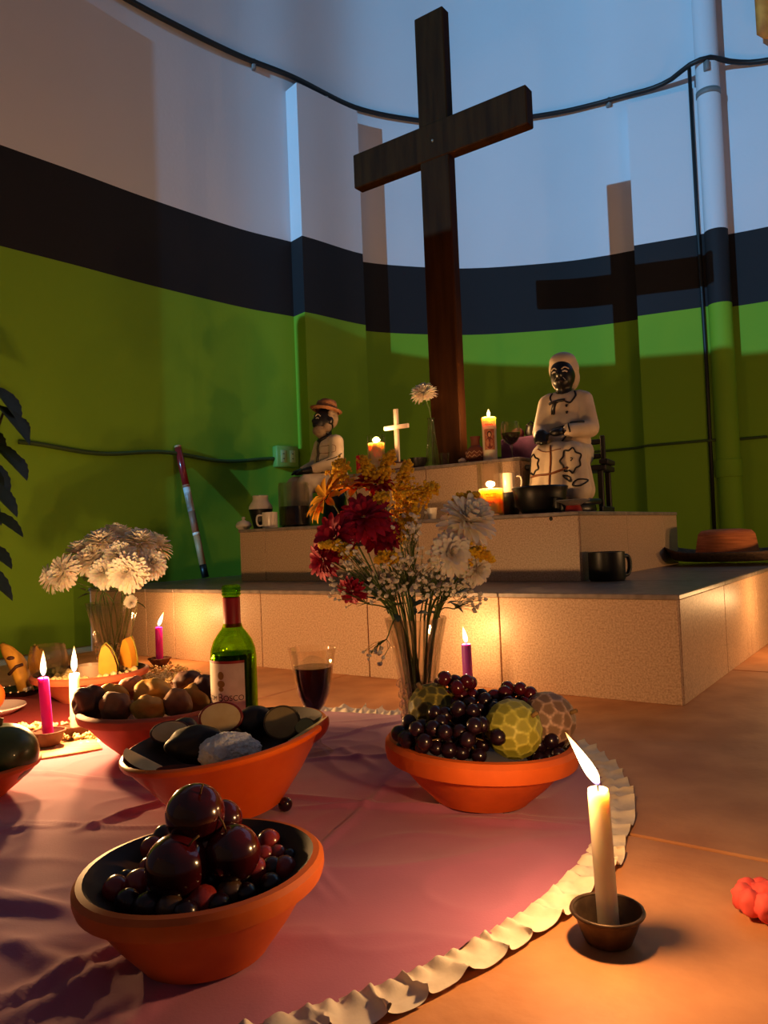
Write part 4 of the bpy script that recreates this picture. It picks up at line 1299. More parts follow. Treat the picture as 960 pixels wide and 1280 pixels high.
def breath(label, cx, cy, Y, w, h, n, seed):
    rnd = random.Random(seed)
    f_, _ = vb(seed)
    t = thing('white_filler_spray', label, 'flower spray', f_, group='white filler sprays in the bouquet')
    c_ = at(cx, cy, Y)
    hub = c_.lerp(vbm(c_), .45)
    b, fl = MB(), MB()
    b.tube(spline([f_, vbm(c_), hub], 5), 0.0012, 5)
    for k in range(n):
        p = at(cx + rnd.gauss(0, w * .5), cy + rnd.gauss(0, h * .5), Y + rnd.gauss(0, .02))
        md = hub.lerp(p, .5) + Vector((rnd.gauss(0, .006), rnd.gauss(0, .006), .004))
        b.tube([hub, md, p], 0.0005, 4)
        r = rnd.uniform(.0024, .0048)
        fl.ball(p, (r, r, r * .85), 1)
        for q_ in range(3):
            fl.ball(p + Vector((rnd.uniform(-1, 1), rnd.uniform(-1, 1), rnd.uniform(-.5, 1))) * r * .7, r * .6, 1)
    b.build('stems', GREEN, t)
    o = fl.build('florets', BREATH, t, smooth=False); o['kind'] = 'stuff'
for i, (cx, cy, Y, w, h, n, lb) in enumerate([(505, 705, 1.30, 26, 24, 60, 'dense white filler spray at the centre of the bouquet'), (535, 720, 1.30, 24, 22, 50, 'white filler spray right of the centre'), (480, 730, 1.31, 22, 20, 36, 'white filler spray low over the left of the vase'),
                                             (440, 700, 1.30, 24, 22, 34, 'white filler spray over the crimson blooms'), (425, 735, 1.31, 18, 18, 20, 'white filler spray drooping at the lower left'), (565, 735, 1.32, 26, 16, 34, 'white filler spray under the white pompons'),
                                             (590, 750, 1.37, 14, 12, 24, 'white filler spray drooping at the right of the vase'), (515, 660, 1.33, 16, 18, 34, 'white filler spray between crimson blooms and white pompons'), (468, 818, 1.36, 14, 10, 14, 'white filler spray fallen against the left of the vase')]):
    breath(lb, cx, cy, Y, w, h, n, 300 + i)
# bare stems filling the vase
for i in range(9):
    a = i * 2 * pi / 9
    f_ = VB + Vector((.012 * cos(a), .012 * sin(a), .028))
    m_ = VB + Vector((.040 * cos(a + .4), .040 * sin(a + .4), .222))
    e_ = m_ + Vector((.05 * cos(a + .4), .05 * sin(a + .4), .05 + .01 * (i % 3)))
    t = thing('green_sprig', '%s leafy green stalk in the tall vase, counted around its mouth from the right' % ORD[i], 'sprig', f_, group='green stalks in the tall vase')
    MB().tube(spline([f_, m_, e_], 5), 0.0022, 6).build('stem', GREEN, t)
    for k in range(3):
        link('leaf', leaf_me.copy(), LEAF, t, m_.lerp(e_, .2 + .35 * k) - f_, rot=(random.uniform(-.6, .6), random.uniform(-.8, .3), random.uniform(0, 6)), scale=.8)

# single white flower in a narrow vase on the top block
vs_ = onv(541, 583, 0.78); vs_.z = Z3
t = thing('bud_vase', 'narrow clear bottle vase with one white flower by the tall cross', 'vase', vs_)
MB().lathe([(0, 0), (.026, 0), (.028, .01), (.024, .05), (.017, .12), (.012, .17), (.0115, .185), (.014, .19), (.0095, .186), (.010, .17), (.015, .12), (.022, .05), (.025, .01), (0, .008)], vs_, 28).build('glass', CGLASS, t, smooth='auto')
flower('white_flower', 'single white flower in the narrow bottle vase', 'flower', at(530, 493, vs_.y - .02), vs_ + Vector((0, 0, .012)), vs_ + Vector((0, 0, .188)), MUM_W, PW, 1.5, (-.2, -.35, .9), leaves=1, seed=9)

# ------------------------------------------------------------------ the two seated figures
PL_BLACK = mat('black_paint', (16, 13, 12), 0.35, coat=0.15)
PL_WHITE = mat('white_plaster', (216, 196, 170), 0.6, (200, 178, 150), 20)
PL_LINE = mat('black_line_paint', (20, 14, 12), 0.5)
PL_BROWN = mat('brown_line_paint', (120, 66, 30), 0.5)
PL_GREY = mat('grey_hair', (150, 128, 104), 0.7, (120, 98, 78), 40, bump=0.3)
PL_EYE = mat('eye_white', (200, 188, 176), 0.5)
def bvh_of(*obs):
    vs, fs = [], []
    for o in obs:
        k = len(vs)
        vs += [v_.co.copy() for v_ in o.data.vertices]
        fs += [tuple(i + k for i in p.vertices) for p in o.data.polygons]
    return BVHTree.FromPolygons(vs, fs)
def paint(name, tree, pts2, r, material, parent, closed=False, per=4, dirn=(0, 1, 0), org=(0, -1, 0)):
    """a painted line laid on a figure's front: (x, z) pairs dropped onto the surface"""
    d = Vector(dirn).normalized()
    pp = spline([(p[0], 0, p[1]) for p in pts2], per, closed)
    out_ = []
    for p in pp:
        o_ = Vector(p) - d * 1.0
        hit = tree.ray_cast(o_, d)
        if hit[0] is not None:
            out_.append(hit[0] - d * r * .3)
    if len(out_) < 2:
        return None
    return link(name, MB().tube(out_, r, 5, closed=closed).mesh(name), material, parent)
def lump(name, c, r, material, parent, rot=None, sub=2):
    return link(name, MB().ball(c, r, sub, Euler(rot).to_matrix() if rot else None).mesh(name), material, parent)

wc = uv(0.552, 0.78, Z2)
W = thing('seated_woman_figure', 'painted plaster figure of a seated woman in white dress and headscarf', 'figurine', wc, -0.48)
body = blob('body', [('e', (0, -.006, .462), (.042, .050, .056)), ('c', (0, .0, .39), (0, -.004, .43), .030, .027), ('e', (0, -.028, .438), (.028, .028, .026)), ('e', (0, -.056, .456), (.009, .011, .012)), ('e', (0, -.046, .432), (.015, .012, .008)),
                     ('e', (0, .01, .33), (.045, .035, .06)), ('c', (-.06, .01, .34), (-.078, -.02, .268), .014, .014), ('c', (.06, .01, .34), (.078, -.02, .268), .014, .014), ('c', (-.078, -.02, .266), (-.05, -.125, .248), .014, .016), ('c', (.078, -.02, .266), (.01, -.118, .262), .014, .014),
                     ('e', (-.048, -.135, .246), (.024, .022, .026)), ('e', (.0, -.128, .258), (.022, .016, .013)), ('c', (-.056, -.152, .242), (-.04, -.158, .226), .008, .007), ('c', (-.04, -.152, .242), (-.028, -.155, .226), .008, .007), ('c', (-.064, -.145, .242), (-.06, -.156, .226), .008, .006)],
            PL_BLACK, W, 0.0045, 3)
scarf = blob('headscarf', [('e', (0, .012, .482), (.051, .052, .050)), ('e', (0, .028, .455), (.049, .042, .052)), ('e', (0, .002, .505), (.046, .046, .033))], PL_WHITE, W, 0.0045, 4)
blouse = blob('blouse', [('e', (0, .012, .350), (.070, .056, .066)), ('e', (0, .008, .29), (.070, .066, .066)), ('e', (0, .012, .238), (.080, .076, .05)), ('c', (-.062, .012, .372), (-.082, -.012, .278), .033, .031), ('c', (.062, .012, .372), (.085, -.012, .278), .033, .031),
                         ('c', (-.082, -.015, .275), (-.058, -.10, .254), .030, .025), ('c', (.085, -.015, .275), (.036, -.102, .264), .031, .023), ('c', (-.05, .005, .385), (.05, .005, .385), .024, .024)], PL_WHITE, W, 0.0055, 5)
skirt = blob('skirt', [('e', (0, .02, .205), (.086, .08, .055)), ('c', (-.042, 0, .19), (-.045, -.115, .185), .048, .046), ('c', (.042, 0, .19), (.045, -.115, .185), .048, .046), ('c', (-.046, -.118, .185), (-.054, -.128, .075), .042, .046), ('c', (.046, -.118, .185), (.058, -.128, .075), .042, .048),
                       ('c', (0, -.118, .185), (0, -.13, .075), .05, .055), ('c', (-.042, -.05, .16), (-.056, -.06, .075), .045, .045), ('c', (.042, -.05, .16), (.058, -.06, .075), .045, .045), ('c', (0, -.02, .15), (0, -.04, .07), .06, .06)], PL_WHITE, W, 0.006, 5)
link('plinth', MB().lathe([(0, 0), (.085, 0), (.09, .01), (.085, .045), (0, .045)], (0, -.07, 0), 24).xform(Matrix.Diagonal((1.15, 1.0, 1, 1))).mesh('plinth'), PL_BLACK, W)
tf = bvh_of(body); tb = bvh_of(blouse); ts = bvh_of(skirt)
for s_ in (-1, 1):
    paint('eyebrow', tf, [(s_ * .008, .471), (s_ * .018, .478), (s_ * .029, .472)], .0022, PL_WHITE, W)
    paint('eye', tf, [(s_ * .011, .463), (s_ * .018, .4655), (s_ * .025, .462)], .0028, PL_EYE, W)
    paint('cheek_line', tf, [(s_ * .012, .444), (s_ * .018, .436)], .0008, PL_EYE, W)
    paint('collar_edge', tb, [(s_ * .038, .402), (s_ * .043, .385), (s_ * .028, .362), (s_ * .012, .368)], .0032, PL_LINE, W)
paint('lip', tf, [(-.010, .432), (0, .4335), (.010, .432)], .0014, mat('lip_paint', (70, 40, 34), 0.5), W)
for pts_ in ([(-.045, .366), (-.02, .37), (.012, .372)], [(-.018, .37), (-.026, .35), (-.028, .328)], [(-.024, .366), (-.034, .345), (-.034, .330)]):
    paint('bow_ribbon', tb, pts_, .0048, PL_LINE, W)
for z in (.352, .330):
    paint('button', tb, [(.013, z), (.017, z + .001), (.020, z)], .0045, PL_LINE, W)
paint('belt', tb, [(-.035, .276), (0, .281), (.04, .287), (.075, .292)], .005, PL_LINE, W)
paint('cuff', tb, [(.034, .285), (.04, .272), (.043, .256)], .0028, PL_LINE, W)
paint('sleeve_line', tb, [(.03, .262), (.012, .248), (-.002, .232), (-.006, .222)], .0030, PL_LINE, W)
def wavy(cx, cz, r, n, seed, amp=.18):
    rnd = random.Random(seed)
    return [(cx + r * (1 + amp * (1 if k % 2 else -1) * rnd.uniform(.6, 1.2)) * cos(2 * pi * k / n), cz + r * 1.25 * (1 + amp * (1 if k % 2 else -1)) * sin(2 * pi * k / n)) for k in range(n)]
paint('painted_flower', ts, wavy(.050, .163, .029, 14, 1, .12), .0030, PL_LINE, W, True)
paint('painted_flower', ts, wavy(-.078, .160, .024, 14, 2, .12), .0030, PL_LINE, W, True)
paint('painted_petal_dots', ts, [(.05, .172), (.056, .168), (.05, .162)], .0016, PL_LINE, W)
paint('painted_leaf', ts, [(.025, .118), (.045, .112), (.05, .098), (.035, .106)], .0028, PL_LINE, W, True)
paint('painted_leaf', ts, [(.055, .086), (.07, .102), (.098, .1), (.08, .084)], .0028, PL_LINE, W, True)
paint('painted_stem', ts, [(-.014, .215), (-.012, .17), (-.016, .12), (-.018, .075)], .0036, PL_BROWN, W)
paint('painted_stem', ts, [(-.10, .116), (-.06, .124), (-.01, .126), (.04, .142)], .0036, PL_BROWN, W)
paint('painted_stem', ts, [(-.06, .21), (-.03, .196), (.02, .202)], .0014, PL_BROWN, W)

W.scale = (1, 1, 1.025)
# small black chair the woman sits on
ch = thing('small_chair', 'small black wooden chair under the seated woman figure', 'chair', wc, -0.48)
BWOOD = mat('black_wood', (24, 18, 15), 0.5)
def cbox(name, c, sz):
    return link(name, MB().bevbox(c, sz, .003).mesh(name), BWOOD, ch, smooth=False)
cbox('seat', (0.01, .055, .150), (.24, .15, .018))
for sx in (-1, 1):
    cbox('leg', (sx * .108, .118, .071), (.018, .018, .141))
    cbox('leg', (sx * .108, .0, .071), (.018, .018, .141))
    cbox('back_post', (sx * .095, .122, .215), (.016, .014, .112))
    cbox('foot_rail', (sx * .112, .06, .012), (.014, .19, .02))
    cbox('arm_end', (sx * .125, .03, .168), (.03, .12, .016))
for z in (.2, .25):
    cbox('back_slat', (0, .122, z), (.174, .01, .018))

mc = uv(1.628, 0.80, Z2)
MN = thing('seated_man_figure', 'painted plaster figure of a seated bearded old man in a straw hat', 'figurine', mc, -1.0)
body = blob('body', [('e', (0, -.004, .452), (.042, .048, .054)), ('c', (0, .004, .36), (0, .0, .42), .028, .026), ('e', (0, -.05, .447), (.011, .014, .012)), ('e', (0, -.044, .430), (.02, .016, .012)), ('e', (-.042, .004, .446), (.008, .014, .018)), ('e', (.042, .004, .446), (.008, .014, .018)),
                     ('e', (0, .01, .32), (.06, .045, .06)), ('c', (-.07, .005, .34), (-.085, -.02, .26), .02, .018), ('c', (.07, .005, .34), (.085, -.02, .26), .02, .018), ('c', (-.085, -.02, .26), (-.04, -.11, .235), .018, .016), ('c', (.085, -.02, .26), (.04, -.11, .235), .018, .016),
                     ('e', (-.036, -.12, .232), (.018, .024, .013)), ('e', (.036, -.12, .232), (.018, .024, .013)), ('c', (-.03, -.135, .232), (-.024, -.152, .222), .007, .006), ('c', (.03, -.135, .232), (.024, -.152, .222), .007, .006)], PL_BLACK, MN, 0.0045, 3)
blob('beard', [('e', (0, -.028, .408), (.032, .030, .026)), ('e', (0, -.018, .392), (.024, .024, .02)), ('e', (0, -.048, .434), (.02, .008, .006)), ('e', (-.034, -.006, .42), (.010, .02, .022)), ('e', (.034, -.006, .42), (.010, .02, .022))], PL_GREY, MN, 0.0045, 3)
blob('hair', [('e', (0, .024, .46), (.043, .034, .044)), ('e', (-.036, .01, .47), (.012, .018, .026)), ('e', (.036, .01, .47), (.012, .018, .026))], PL_GREY, MN, 0.0045, 3)
HATM = mat('straw_hat', (150, 100, 62), 0.75, (120, 74, 44), 60, bump=0.3)
def hat_at(parent, c, rx, ry, crown, hc, brim_r, tiltx, material, name='hat'):
    b_ = MB().lathe([(0, hc), (crown * .55, hc * .99), (crown * .82, hc * .92), (crown * .93, hc * .6), (crown, 0.004), (crown * 1.15, 0.001), (brim_r * .85, -.004), (brim_r, .004), (brim_r * .99, .007), (brim_r * .85, 0.0), (crown * 1.1, .005), (crown * .98, -.002)], (0, 0, 0), 32)
    b_.v = [Vector((p.x * rx, p.y * ry, p.z - (0.012 if (p.z > hc * .9) else 0) * math.exp(-(p.x / (crown * .35)) ** 2) + 0.35 * abs(p.x) * (0.06 if hypot(p.x, p.y) > crown * 1.2 else 0))) for p in b_.v]
    b_.xform(Matrix.Translation(Vector(c)) @ Matrix.Rotation(tiltx, 4, 'X'))
    return link(name, b_.mesh(name), material, parent)
hat_at(MN, (0, .006, .492), 1.0, 1.12, .043, .05, .063, -.2, HATM)
shirt = blob('shirt', [('e', (0, .014, .325), (.076, .056, .062)), ('e', (0, .008, .275), (.07, .058, .055)), ('c', (-.066, .012, .352), (-.092, -.004, .268), .034, .033), ('c', (.066, .012, .352), (.092, -.004, .268), .034, .033), ('c', (-.092, -.006, .266), (-.05, -.085, .242), .032, .022), ('c', (.092, -.006, .266), (.05, -.085, .242), .032, .022), ('c', (-.04, .01, .362), (.04, .01, .362), .026, .026)], PL_WHITE, MN, 0.0055, 5)
blob('trousers', [('e', (0, .02, .215), (.084, .07, .045)), ('c', (-.045, 0, .19), (-.05, -.125, .182), .044, .038), ('c', (.045, 0, .19), (.05, -.125, .182), .044, .038), ('c', (-.05, -.13, .178), (-.05, -.14, .03), .036, .030), ('c', (.05, -.13, .178), (.05, -.14, .03), .036, .030)], PL_WHITE, MN, 0.006, 4)
link('stool', MB().lathe([(0, 0), (.06, 0), (.055, .03), (.045, .1), (.06, .165), (0, .17)], (0, .03, 0), 20).mesh('stool'), PL_BLACK, MN)
for s_ in (-1, 1):
    link('shoe', MB().ball((s_ * .05, -.155, .014), (.022, .04, .018), 2).mesh('shoe'), PL_BLACK, MN)
tb = bvh_of(shirt); tf = bvh_of(body)
dv = Vector((-.75, .66, 0))
for dx in (.0, .012):
    paint('shirt_edge', tb, [(dx, .372), (dx - .003, .33), (dx + .002, .285), (dx - .004, .25)], .0026, PL_LINE, MN)
paint('neckerchief', tb, [(-.036, .388), (-.02, .372), (0, .364), (.02, .372), (.036, .388)], .009, PL_BLACK, MN)
sd = (-.9, .45, 0)
def side_paint(name, tree, yz, r, material, closed=False):
    out_ = []
    for p in spline([(0, a_, b_) for a_, b_ in yz], 4, closed):
        h_ = tree.ray_cast(Vector((.6, p.y, p.z)), Vector((-1, 0, 0)))
        if h_[0] is not None:
            out_.append(h_[0])
    if len(out_) > 1:
        link(name, MB().tube(out_, r, 5, closed=closed).mesh(name), material, MN)
side_paint('pocket', tb, [(-.040, .335), (-.012, .335), (-.014, .312), (-.026, .306), (-.04, .312)], .0012, PL_BROWN, True)
side_paint('sleeve_line', tb, [(.01, .30), (-.02, .282), (-.05, .272)], .0022, PL_LINE)
lump('belt_bag', (.062, -.045, .258), (.012, .022, .02), PL_BLACK, MN)
for s_ in (-1, 1):
    paint('eyebrow', tf, [(s_ * .008, .466), (s_ * .018, .474), (s_ * .029, .464)], .0022, PL_WHITE, MN)
    paint('eye', tf, [(s_ * .012, .456), (s_ * .018, .459), (s_ * .024, .455)], .0018, PL_EYE, MN)

# ------------------------------------------------------------------ things on the steps
BLACKP = mat('black_clay', (20, 17, 15), 0.4, (14, 12, 11), 30)
WHITEP = mat('white_china', (226, 212, 192), 0.3, coat=0.3)
def mug(label, c, r, h, hang, material, name='mug'):
    c = Vector(c)
    t = thing(name, label, 'mug', c)
    MB().lathe([(0, 0), (r * .92, 0), (r, .006), (r, h), (r - .003, h + .0006), (r - .004, h - .002), (r - .004, .008), (0, .008)], c, 28).build('body', material, t, smooth='auto')
    d = Vector((cos(hang), sin(hang), 0))
    MB().tube(spline([c + d * (r - .002) + Vector((0, 0, h * .82)), c + d * (r + h * .28) + Vector((0, 0, h * .80)), c + d * (r + h * .34) + Vector((0, 0, h * .45)), c + d * (r + h * .22) + Vector((0, 0, h * .18)), c + d * (r - .002) + Vector((0, 0, h * .2))], 5), r * .13, 7).build('handle', material, t)
    return t
def lathe_thing(name, label, cat, c, parts, group=None):
    t = thing(name, label, cat, c, group=group)
    for pn, prof, m_ in parts:
        MB().lathe(prof, c, 32).build(pn, m_, t, smooth='auto')
    return t
def s2(x, v_, z=Z2):                          # a spot on a step at a photo column
    p = onv(x, 640, v_); p.z = z; return p
lathe_thing('sugar_bowl', 'small white covered china bowl at the left end of the middle step', 'bowl', s2(304, .47), [('bowl', [(0, 0), (.018, 0), (.031, .012), (.033, .018), (.031, .02), (0, .02)], WHITEP), ('lid', [(.032, .0205), (.024, .032), (.008, .038), (.005, .042), (.008, .047), (.005, .052), (0, .053)], WHITEP)])
lathe_thing('two_tone_jar', 'round jar with black lower half and white top, left end', 'jar', s2(326, .56), [('dark_body', [(0, 0), (.03, 0), (.036, .03), (.047, .075), (.049, .082)], BLACKP), ('white_shoulder', [(.049, .0825), (.048, .095), (.034, .115), (.031, .125), (.033, .137), (.030, .139), (.027, .125), (0, .12)], WHITEP)])
mug('white mug with handle to the left, in front of the two tone jar', s2(337, .46), .030, .062, radians(200), WHITEP)
jp = s2(368, .58)
lathe_thing('glass_jug', 'large clear glass jar half filled with dark drink beside the old man', 'jar', jp, [('glass', [(0, 0), (.058, 0), (.062, .008), (.062, .16), (.058, .18), (.056, .18), (.059, .16), (.059, .01), (0, .008)], CGLASS), ('drink', [(0, .009), (.0575, .011), (.0575, .085), (0, .085)], mat('dark_drink', (26, 14, 10), 0.1))])
# small white cross
wcx = uv(1.262, .80, Z3)
t = thing('small_cross', 'small white wooden cross on the top block', 'cross', wcx, PANG)
SCR = mat('white_wood', (222, 196, 176), 0.6)
MB().bevbox(wcx + Vector((0, 0, .125)), (.018, .012, .25), .002, PANG).build('upright', SCR, t, smooth=False)
MB().bevbox(wcx + Vector((0, 0, .178)) - PV * .0005, (.115, .014, .017), .002, PANG).build('cross_arm', SCR, t, smooth=False)
MB().bevbox(wcx + Vector((0, 0, .012)), (.08, .05, .024), .003, PANG).build('base', mat('brown_base', (84, 46, 30), 0.6), t, smooth=False)
bk = uv(1.20, .745, Z3)
t = thing('brown_book', 'brown book with pale pages lying in front of the small white cross', 'book', bk)
MB().bevbox(bk + Vector((0, 0, .0275)), (.115, .075, .005), .001, PANG + .2).build('cover', mat('book_brown', (96, 48, 34), 0.6), t, smooth=False)
MB().bevbox(bk + Vector((0, 0, .0025)), (.115, .075, .005), .001, PANG + .2).build('cover', mat('book_brown', (96, 48, 34), 0.6), t, smooth=False)
MB().bevbox(bk + Vector((0, 0, .015)), (.108, .07, .02), .001, PANG + .2).build('pages', mat('pages', (190, 168, 140), 0.8), t, smooth=False)
lathe_thing('dark_bowl', 'small dark bowl right of the brown book, top block', 'bowl', uv(1.135, .75, Z3), [('bowl', [(0, 0), (.022, 0), (.036, .03), (.038, .04), (.035, .04), (.02, .008), (0, .006)], BLACKP)])
sg = onv(556, 578, .76); sg.z = Z3
lathe_thing('small_glass', 'small clear tumbler at the foot of the tall cross', 'glass', sg, [('glass', [(0, 0), (.014, 0), (.018, .05), (.0165, .05), (.0125, .004), (0, .004)], CGLASS)])
st = onv(578, 578, .74); st.z = Z3
tag(MB().ball(st + Vector((0, 0, .010)), (.014, .010, .011), 3, None, lambda q: 1 + .2 * noise.noise(q * 2)).build('pale_stone', mat('pale_stone', (170, 150, 140), 0.5), origin=st), 'pale pebble on the top block left of the clay pot', 'stone')
cp = onv(595, 575, .79); cp.z = Z3
t = lathe_thing('clay_pot', 'small brown clay pot with zigzag pattern left of the picture candle', 'pot', cp, [('body', [(0, 0), (.022, 0), (.034, .02), (.037, .035), (.030, .055), (.017, .066), (.016, .085), (.020, .1), (.017, .1), (.012, .08), (0, .075)], mat('brown_pot', (110, 56, 36), 0.6))])
for k in range(2):
    z0 = .022 + .014 * k
    r = .0366
    MB().tube([cp + Vector((r * cos(a), r * sin(a), z0 + (.009 if j % 2 else 0))) for j, a in enumerate([2 * pi * q_ / 24 for q_ in range(24)])], .0013, 4, closed=True).build('zigzag', mat('cream_line', (200, 160, 120), 0.6), t)
# purple cloth covered box with fruit behind the wine glass
pbx = uv(0.775, .955, Z3)
tag(MB().bevbox(pbx + Vector((0, 0, .047)), (.165, .13, .094), .006, PANG).build('covered_box', mat('violet_cloth', (120, 70, 110), 0.85, (90, 52, 86), 20, bump=.3), origin=pbx, smooth=False), 'box draped in violet cloth behind the wine glass, on the top block', 'box')
for i, (x, y, m_, r, lb) in enumerate([(648, 540, mat('brown_fruit', (96, 48, 36), .6), .022, 'brown round fruit on the violet covered box'), (664, 536, BLACKP, .025, 'black round pot on the violet covered box, beside the woman')]):
    p = at(x, y, pbx.y + .02); p.z = Z3 + .0945 + r * .95
    if i == 0:
        t = thing('round_fruit', lb, 'fruit', p); MB().ball(p, (r, r, r * .95), 3).build('flesh', m_, t); MB().tube([p + Vector((0, 0, r * .85)), p + Vector((.002, 0, r * 1.3))], .002, 5).build('stalk', STEM, t)
    else:
        t = thing('small_pot', lb, 'pot', p - Vector((0, 0, r * .95)))
        MB().lathe([(0, -r * .95), (r * .7, -r * .95), (r, 0), (r * .75, r * .7), (r * .85, r), (r * .7, r), (r * .6, r * .6), (0, r * .5)], p, 24).build('body', m_, t, smooth='auto')
        MB().tube([p + Vector((-r * .8, 0, r * .9)), p + Vector((0, 0, r * 1.6)), p + Vector((r * .8, 0, r * .9))], .003, 6).build('handle', m_, t)
# white cup on a black stand, black cooking bowl, dish with a red thing, black pipe
ck = s2(636, .56)
lathe_thing('black_stand', 'black round pot under the white cup, middle step', 'pot', ck, [('body', [(0, 0), (.03, 0), (.036, .02), (.034, .062), (.026, .076), (0, .076)], BLACKP)])
mug('white cup with a round handle standing on the black pot', ck + Vector((0, 0, .0765)), .024, .062, radians(-12), WHITEP, 'cup')
bb = s2(676, .50)
lathe_thing('black_bowl', 'wide black cooking bowl in front of the seated woman figure', 'bowl', bb, [('body', [(0, 0), (.055, 0), (.075, .03), (.080, .06), (.083, .076), (.086, .080), (.082, .084), (.076, .078), (.07, .05), (.05, .02), (0, .015)], BLACKP)])
dsh = s2(717, .44)
t = lathe_thing('small_dish', 'small grey dish with a red rim mark at the corner of the middle step', 'dish', dsh, [('plate', [(0, .018), (.02, .018), (.03, .024), (.048, .032), (.047, .035), (.028, .028), (0, .024)], mat('grey_china', (120, 116, 112), .35)), ('foot', [(0, 0), (.026, 0), (.02, .018), (0, .018)], mat('red_lacquer', (150, 36, 24), .4))])
ps_ = uv(.40, .47, Z2)
t = thing('smoking_pipe', 'black wooden pipe lying at the right corner of the middle step', 'pipe', ps_)
MB().tube([ps_ + PU * .06 + Vector((0, 0, .022)), ps_ + Vector((0, 0, .028)), ps_ - PU * .03 + PV * .1 + Vector((0, 0, .03))], .009, 8).build('stem', BLACKP, t)
MB().lathe([(0, 0), (.014, 0), (.018, .02), (.017, .045), (.012, .045), (.012, .02), (0, .015)], ps_ + PU * .06, 16).build('pipe_bowl', BLACKP, t, smooth='auto')
kn = uv(.45, .392, Z2 - .018)
tag(MB().ball(kn, (.007, .004, .007), 2, Matrix.Rotation(PANG, 3, 'Z')).build('bolt_hole_plug', BLACKP, origin=kn), 'small dark knob on the front of the middle step near its corner', 'knob')
# white paper cup behind the bouquet
lathe_thing('white_cup', 'small white cup behind the bouquet on the middle step', 'cup', s2(540, .5), [('cup', [(0, 0), (.012, 0), (.018, .04), (.0165, .04), (.011, .003), (0, .003)], WHITEP)])

# black mug and the big straw hat on the lowest step
pm_ = uv(.305, .425, Z1)
t = mug('black mug on the lowest step below the woman figure', pm_, .05, .08, radians(20), BLACKP)
hp = onz(905, 706, Z1) + PV * .06; hp.z = Z1
H = thing('straw_hat', 'wide brimmed straw hat lying on the right end of the lowest step', 'hat', hp, PANG + .15)
STRAW = mat('orange_straw', (226, 134, 74), 0.75, (190, 104, 56), 10, 4, bump=0.5, bscale=60, stretch=(1, 1, 14))
BRIM = mat('dark_straw', (92, 74, 60), 0.8, (70, 56, 46), 80, bump=0.5, bscale=120)
link('crown', MB().lathe([(0, .128), (.05, .127), (.082, .122), (.094, .108), (.102, .06), (.108, .022)], (0, 0, 0), 40, wob=lambda a, z: 1 + .02 * cos(2 * a)).mesh('crown'), STRAW, H)
link('hat_band', MB().lathe([(.1075, .040), (.1105, .042), (.1125, .024), (.109, .022)], (0, 0, 0), 40).mesh('hat_band'), BRIM, H)
vs, fs = [], []
NA = 64
for i in range(9):
    f = i / 8
    for k in range(NA):
        a = 2 * pi * k / NA
        r = .107 + (.255 - .107) * f
        curl = max(0, abs(cos(a)) - .45) ** 1.3
        rr = r - curl * .10 * max(0, f - .45) ** 1.2 * 2
        z = .020 - .008 * sin(f * pi) + .030 * f ** 2.0 + curl * .055 * f ** 2.4
        vs.append((rr * cos(a) * 1.02, rr * sin(a) * .78, max(.004, z)))
for i in range(8):
    for k in range(NA):
        fs.append((i * NA + k, i * NA + (k + 1) % NA, (i + 1) * NA + (k + 1) % NA, (i + 1) * NA + k))
o = link('brim', MB().add(vs, fs).mesh('brim'), BRIM, H)
md = o.modifiers.new('t', 'SOLIDIFY'); md.thickness = .004; md.offset = 1

# walking stick leaning on the left wall
w0 = onz(258, 720, Z1)
ws = wall_s(224)
w1 = wall_at(ws, 0.025); w1.z = 0
d_ = ray(222, 557)
w1 = CAM + d_ * (hypot(w1.x, w1.y) / hypot(d_.x, d_.y))
wb = at(257, 722, min(3.35, w1.y + .12)); wb.z = Z1
t = thing('walking_stick', 'walking stick with red top and white bands leaning against the green wall', 'stick', wb)
def seg(name, f0, f1, r, m_):
    MB().tube([wb.lerp(w1, f0), wb.lerp(w1, (f0 + f1) / 2), wb.lerp(w1, f1)], r, 10).build(name, m_, t)
seg('dark_tip', 0.005, .10, .0155, BLACKP)
seg('wood_shaft', .10, .32, .0150, mat('pale_shaft', (186, 140, 96), .5, (160, 112, 70), 10))
seg('white_ring', .32, .34, .0158, WHITEP)
seg('brown_shaft', .34, .50, .0152, mat('brown_shaft', (150, 96, 70), .5))
seg('white_shaft', .50, .68, .0155, mat('white_shaft', (206, 204, 200), .4, (150, 120, 100), 14, fac=(.45, .6)))
seg('brown_ring', .68, .70, .0162, mat('brown_shaft', (150, 96, 70), .5))
seg('red_top', .70, .985, .0158, mat('red_lacquer_top', (130, 26, 30), .25, coat=.5))
seg('pale_end', .985, 1.0, .0150, mat('pale_shaft', (186, 140, 96), .5))

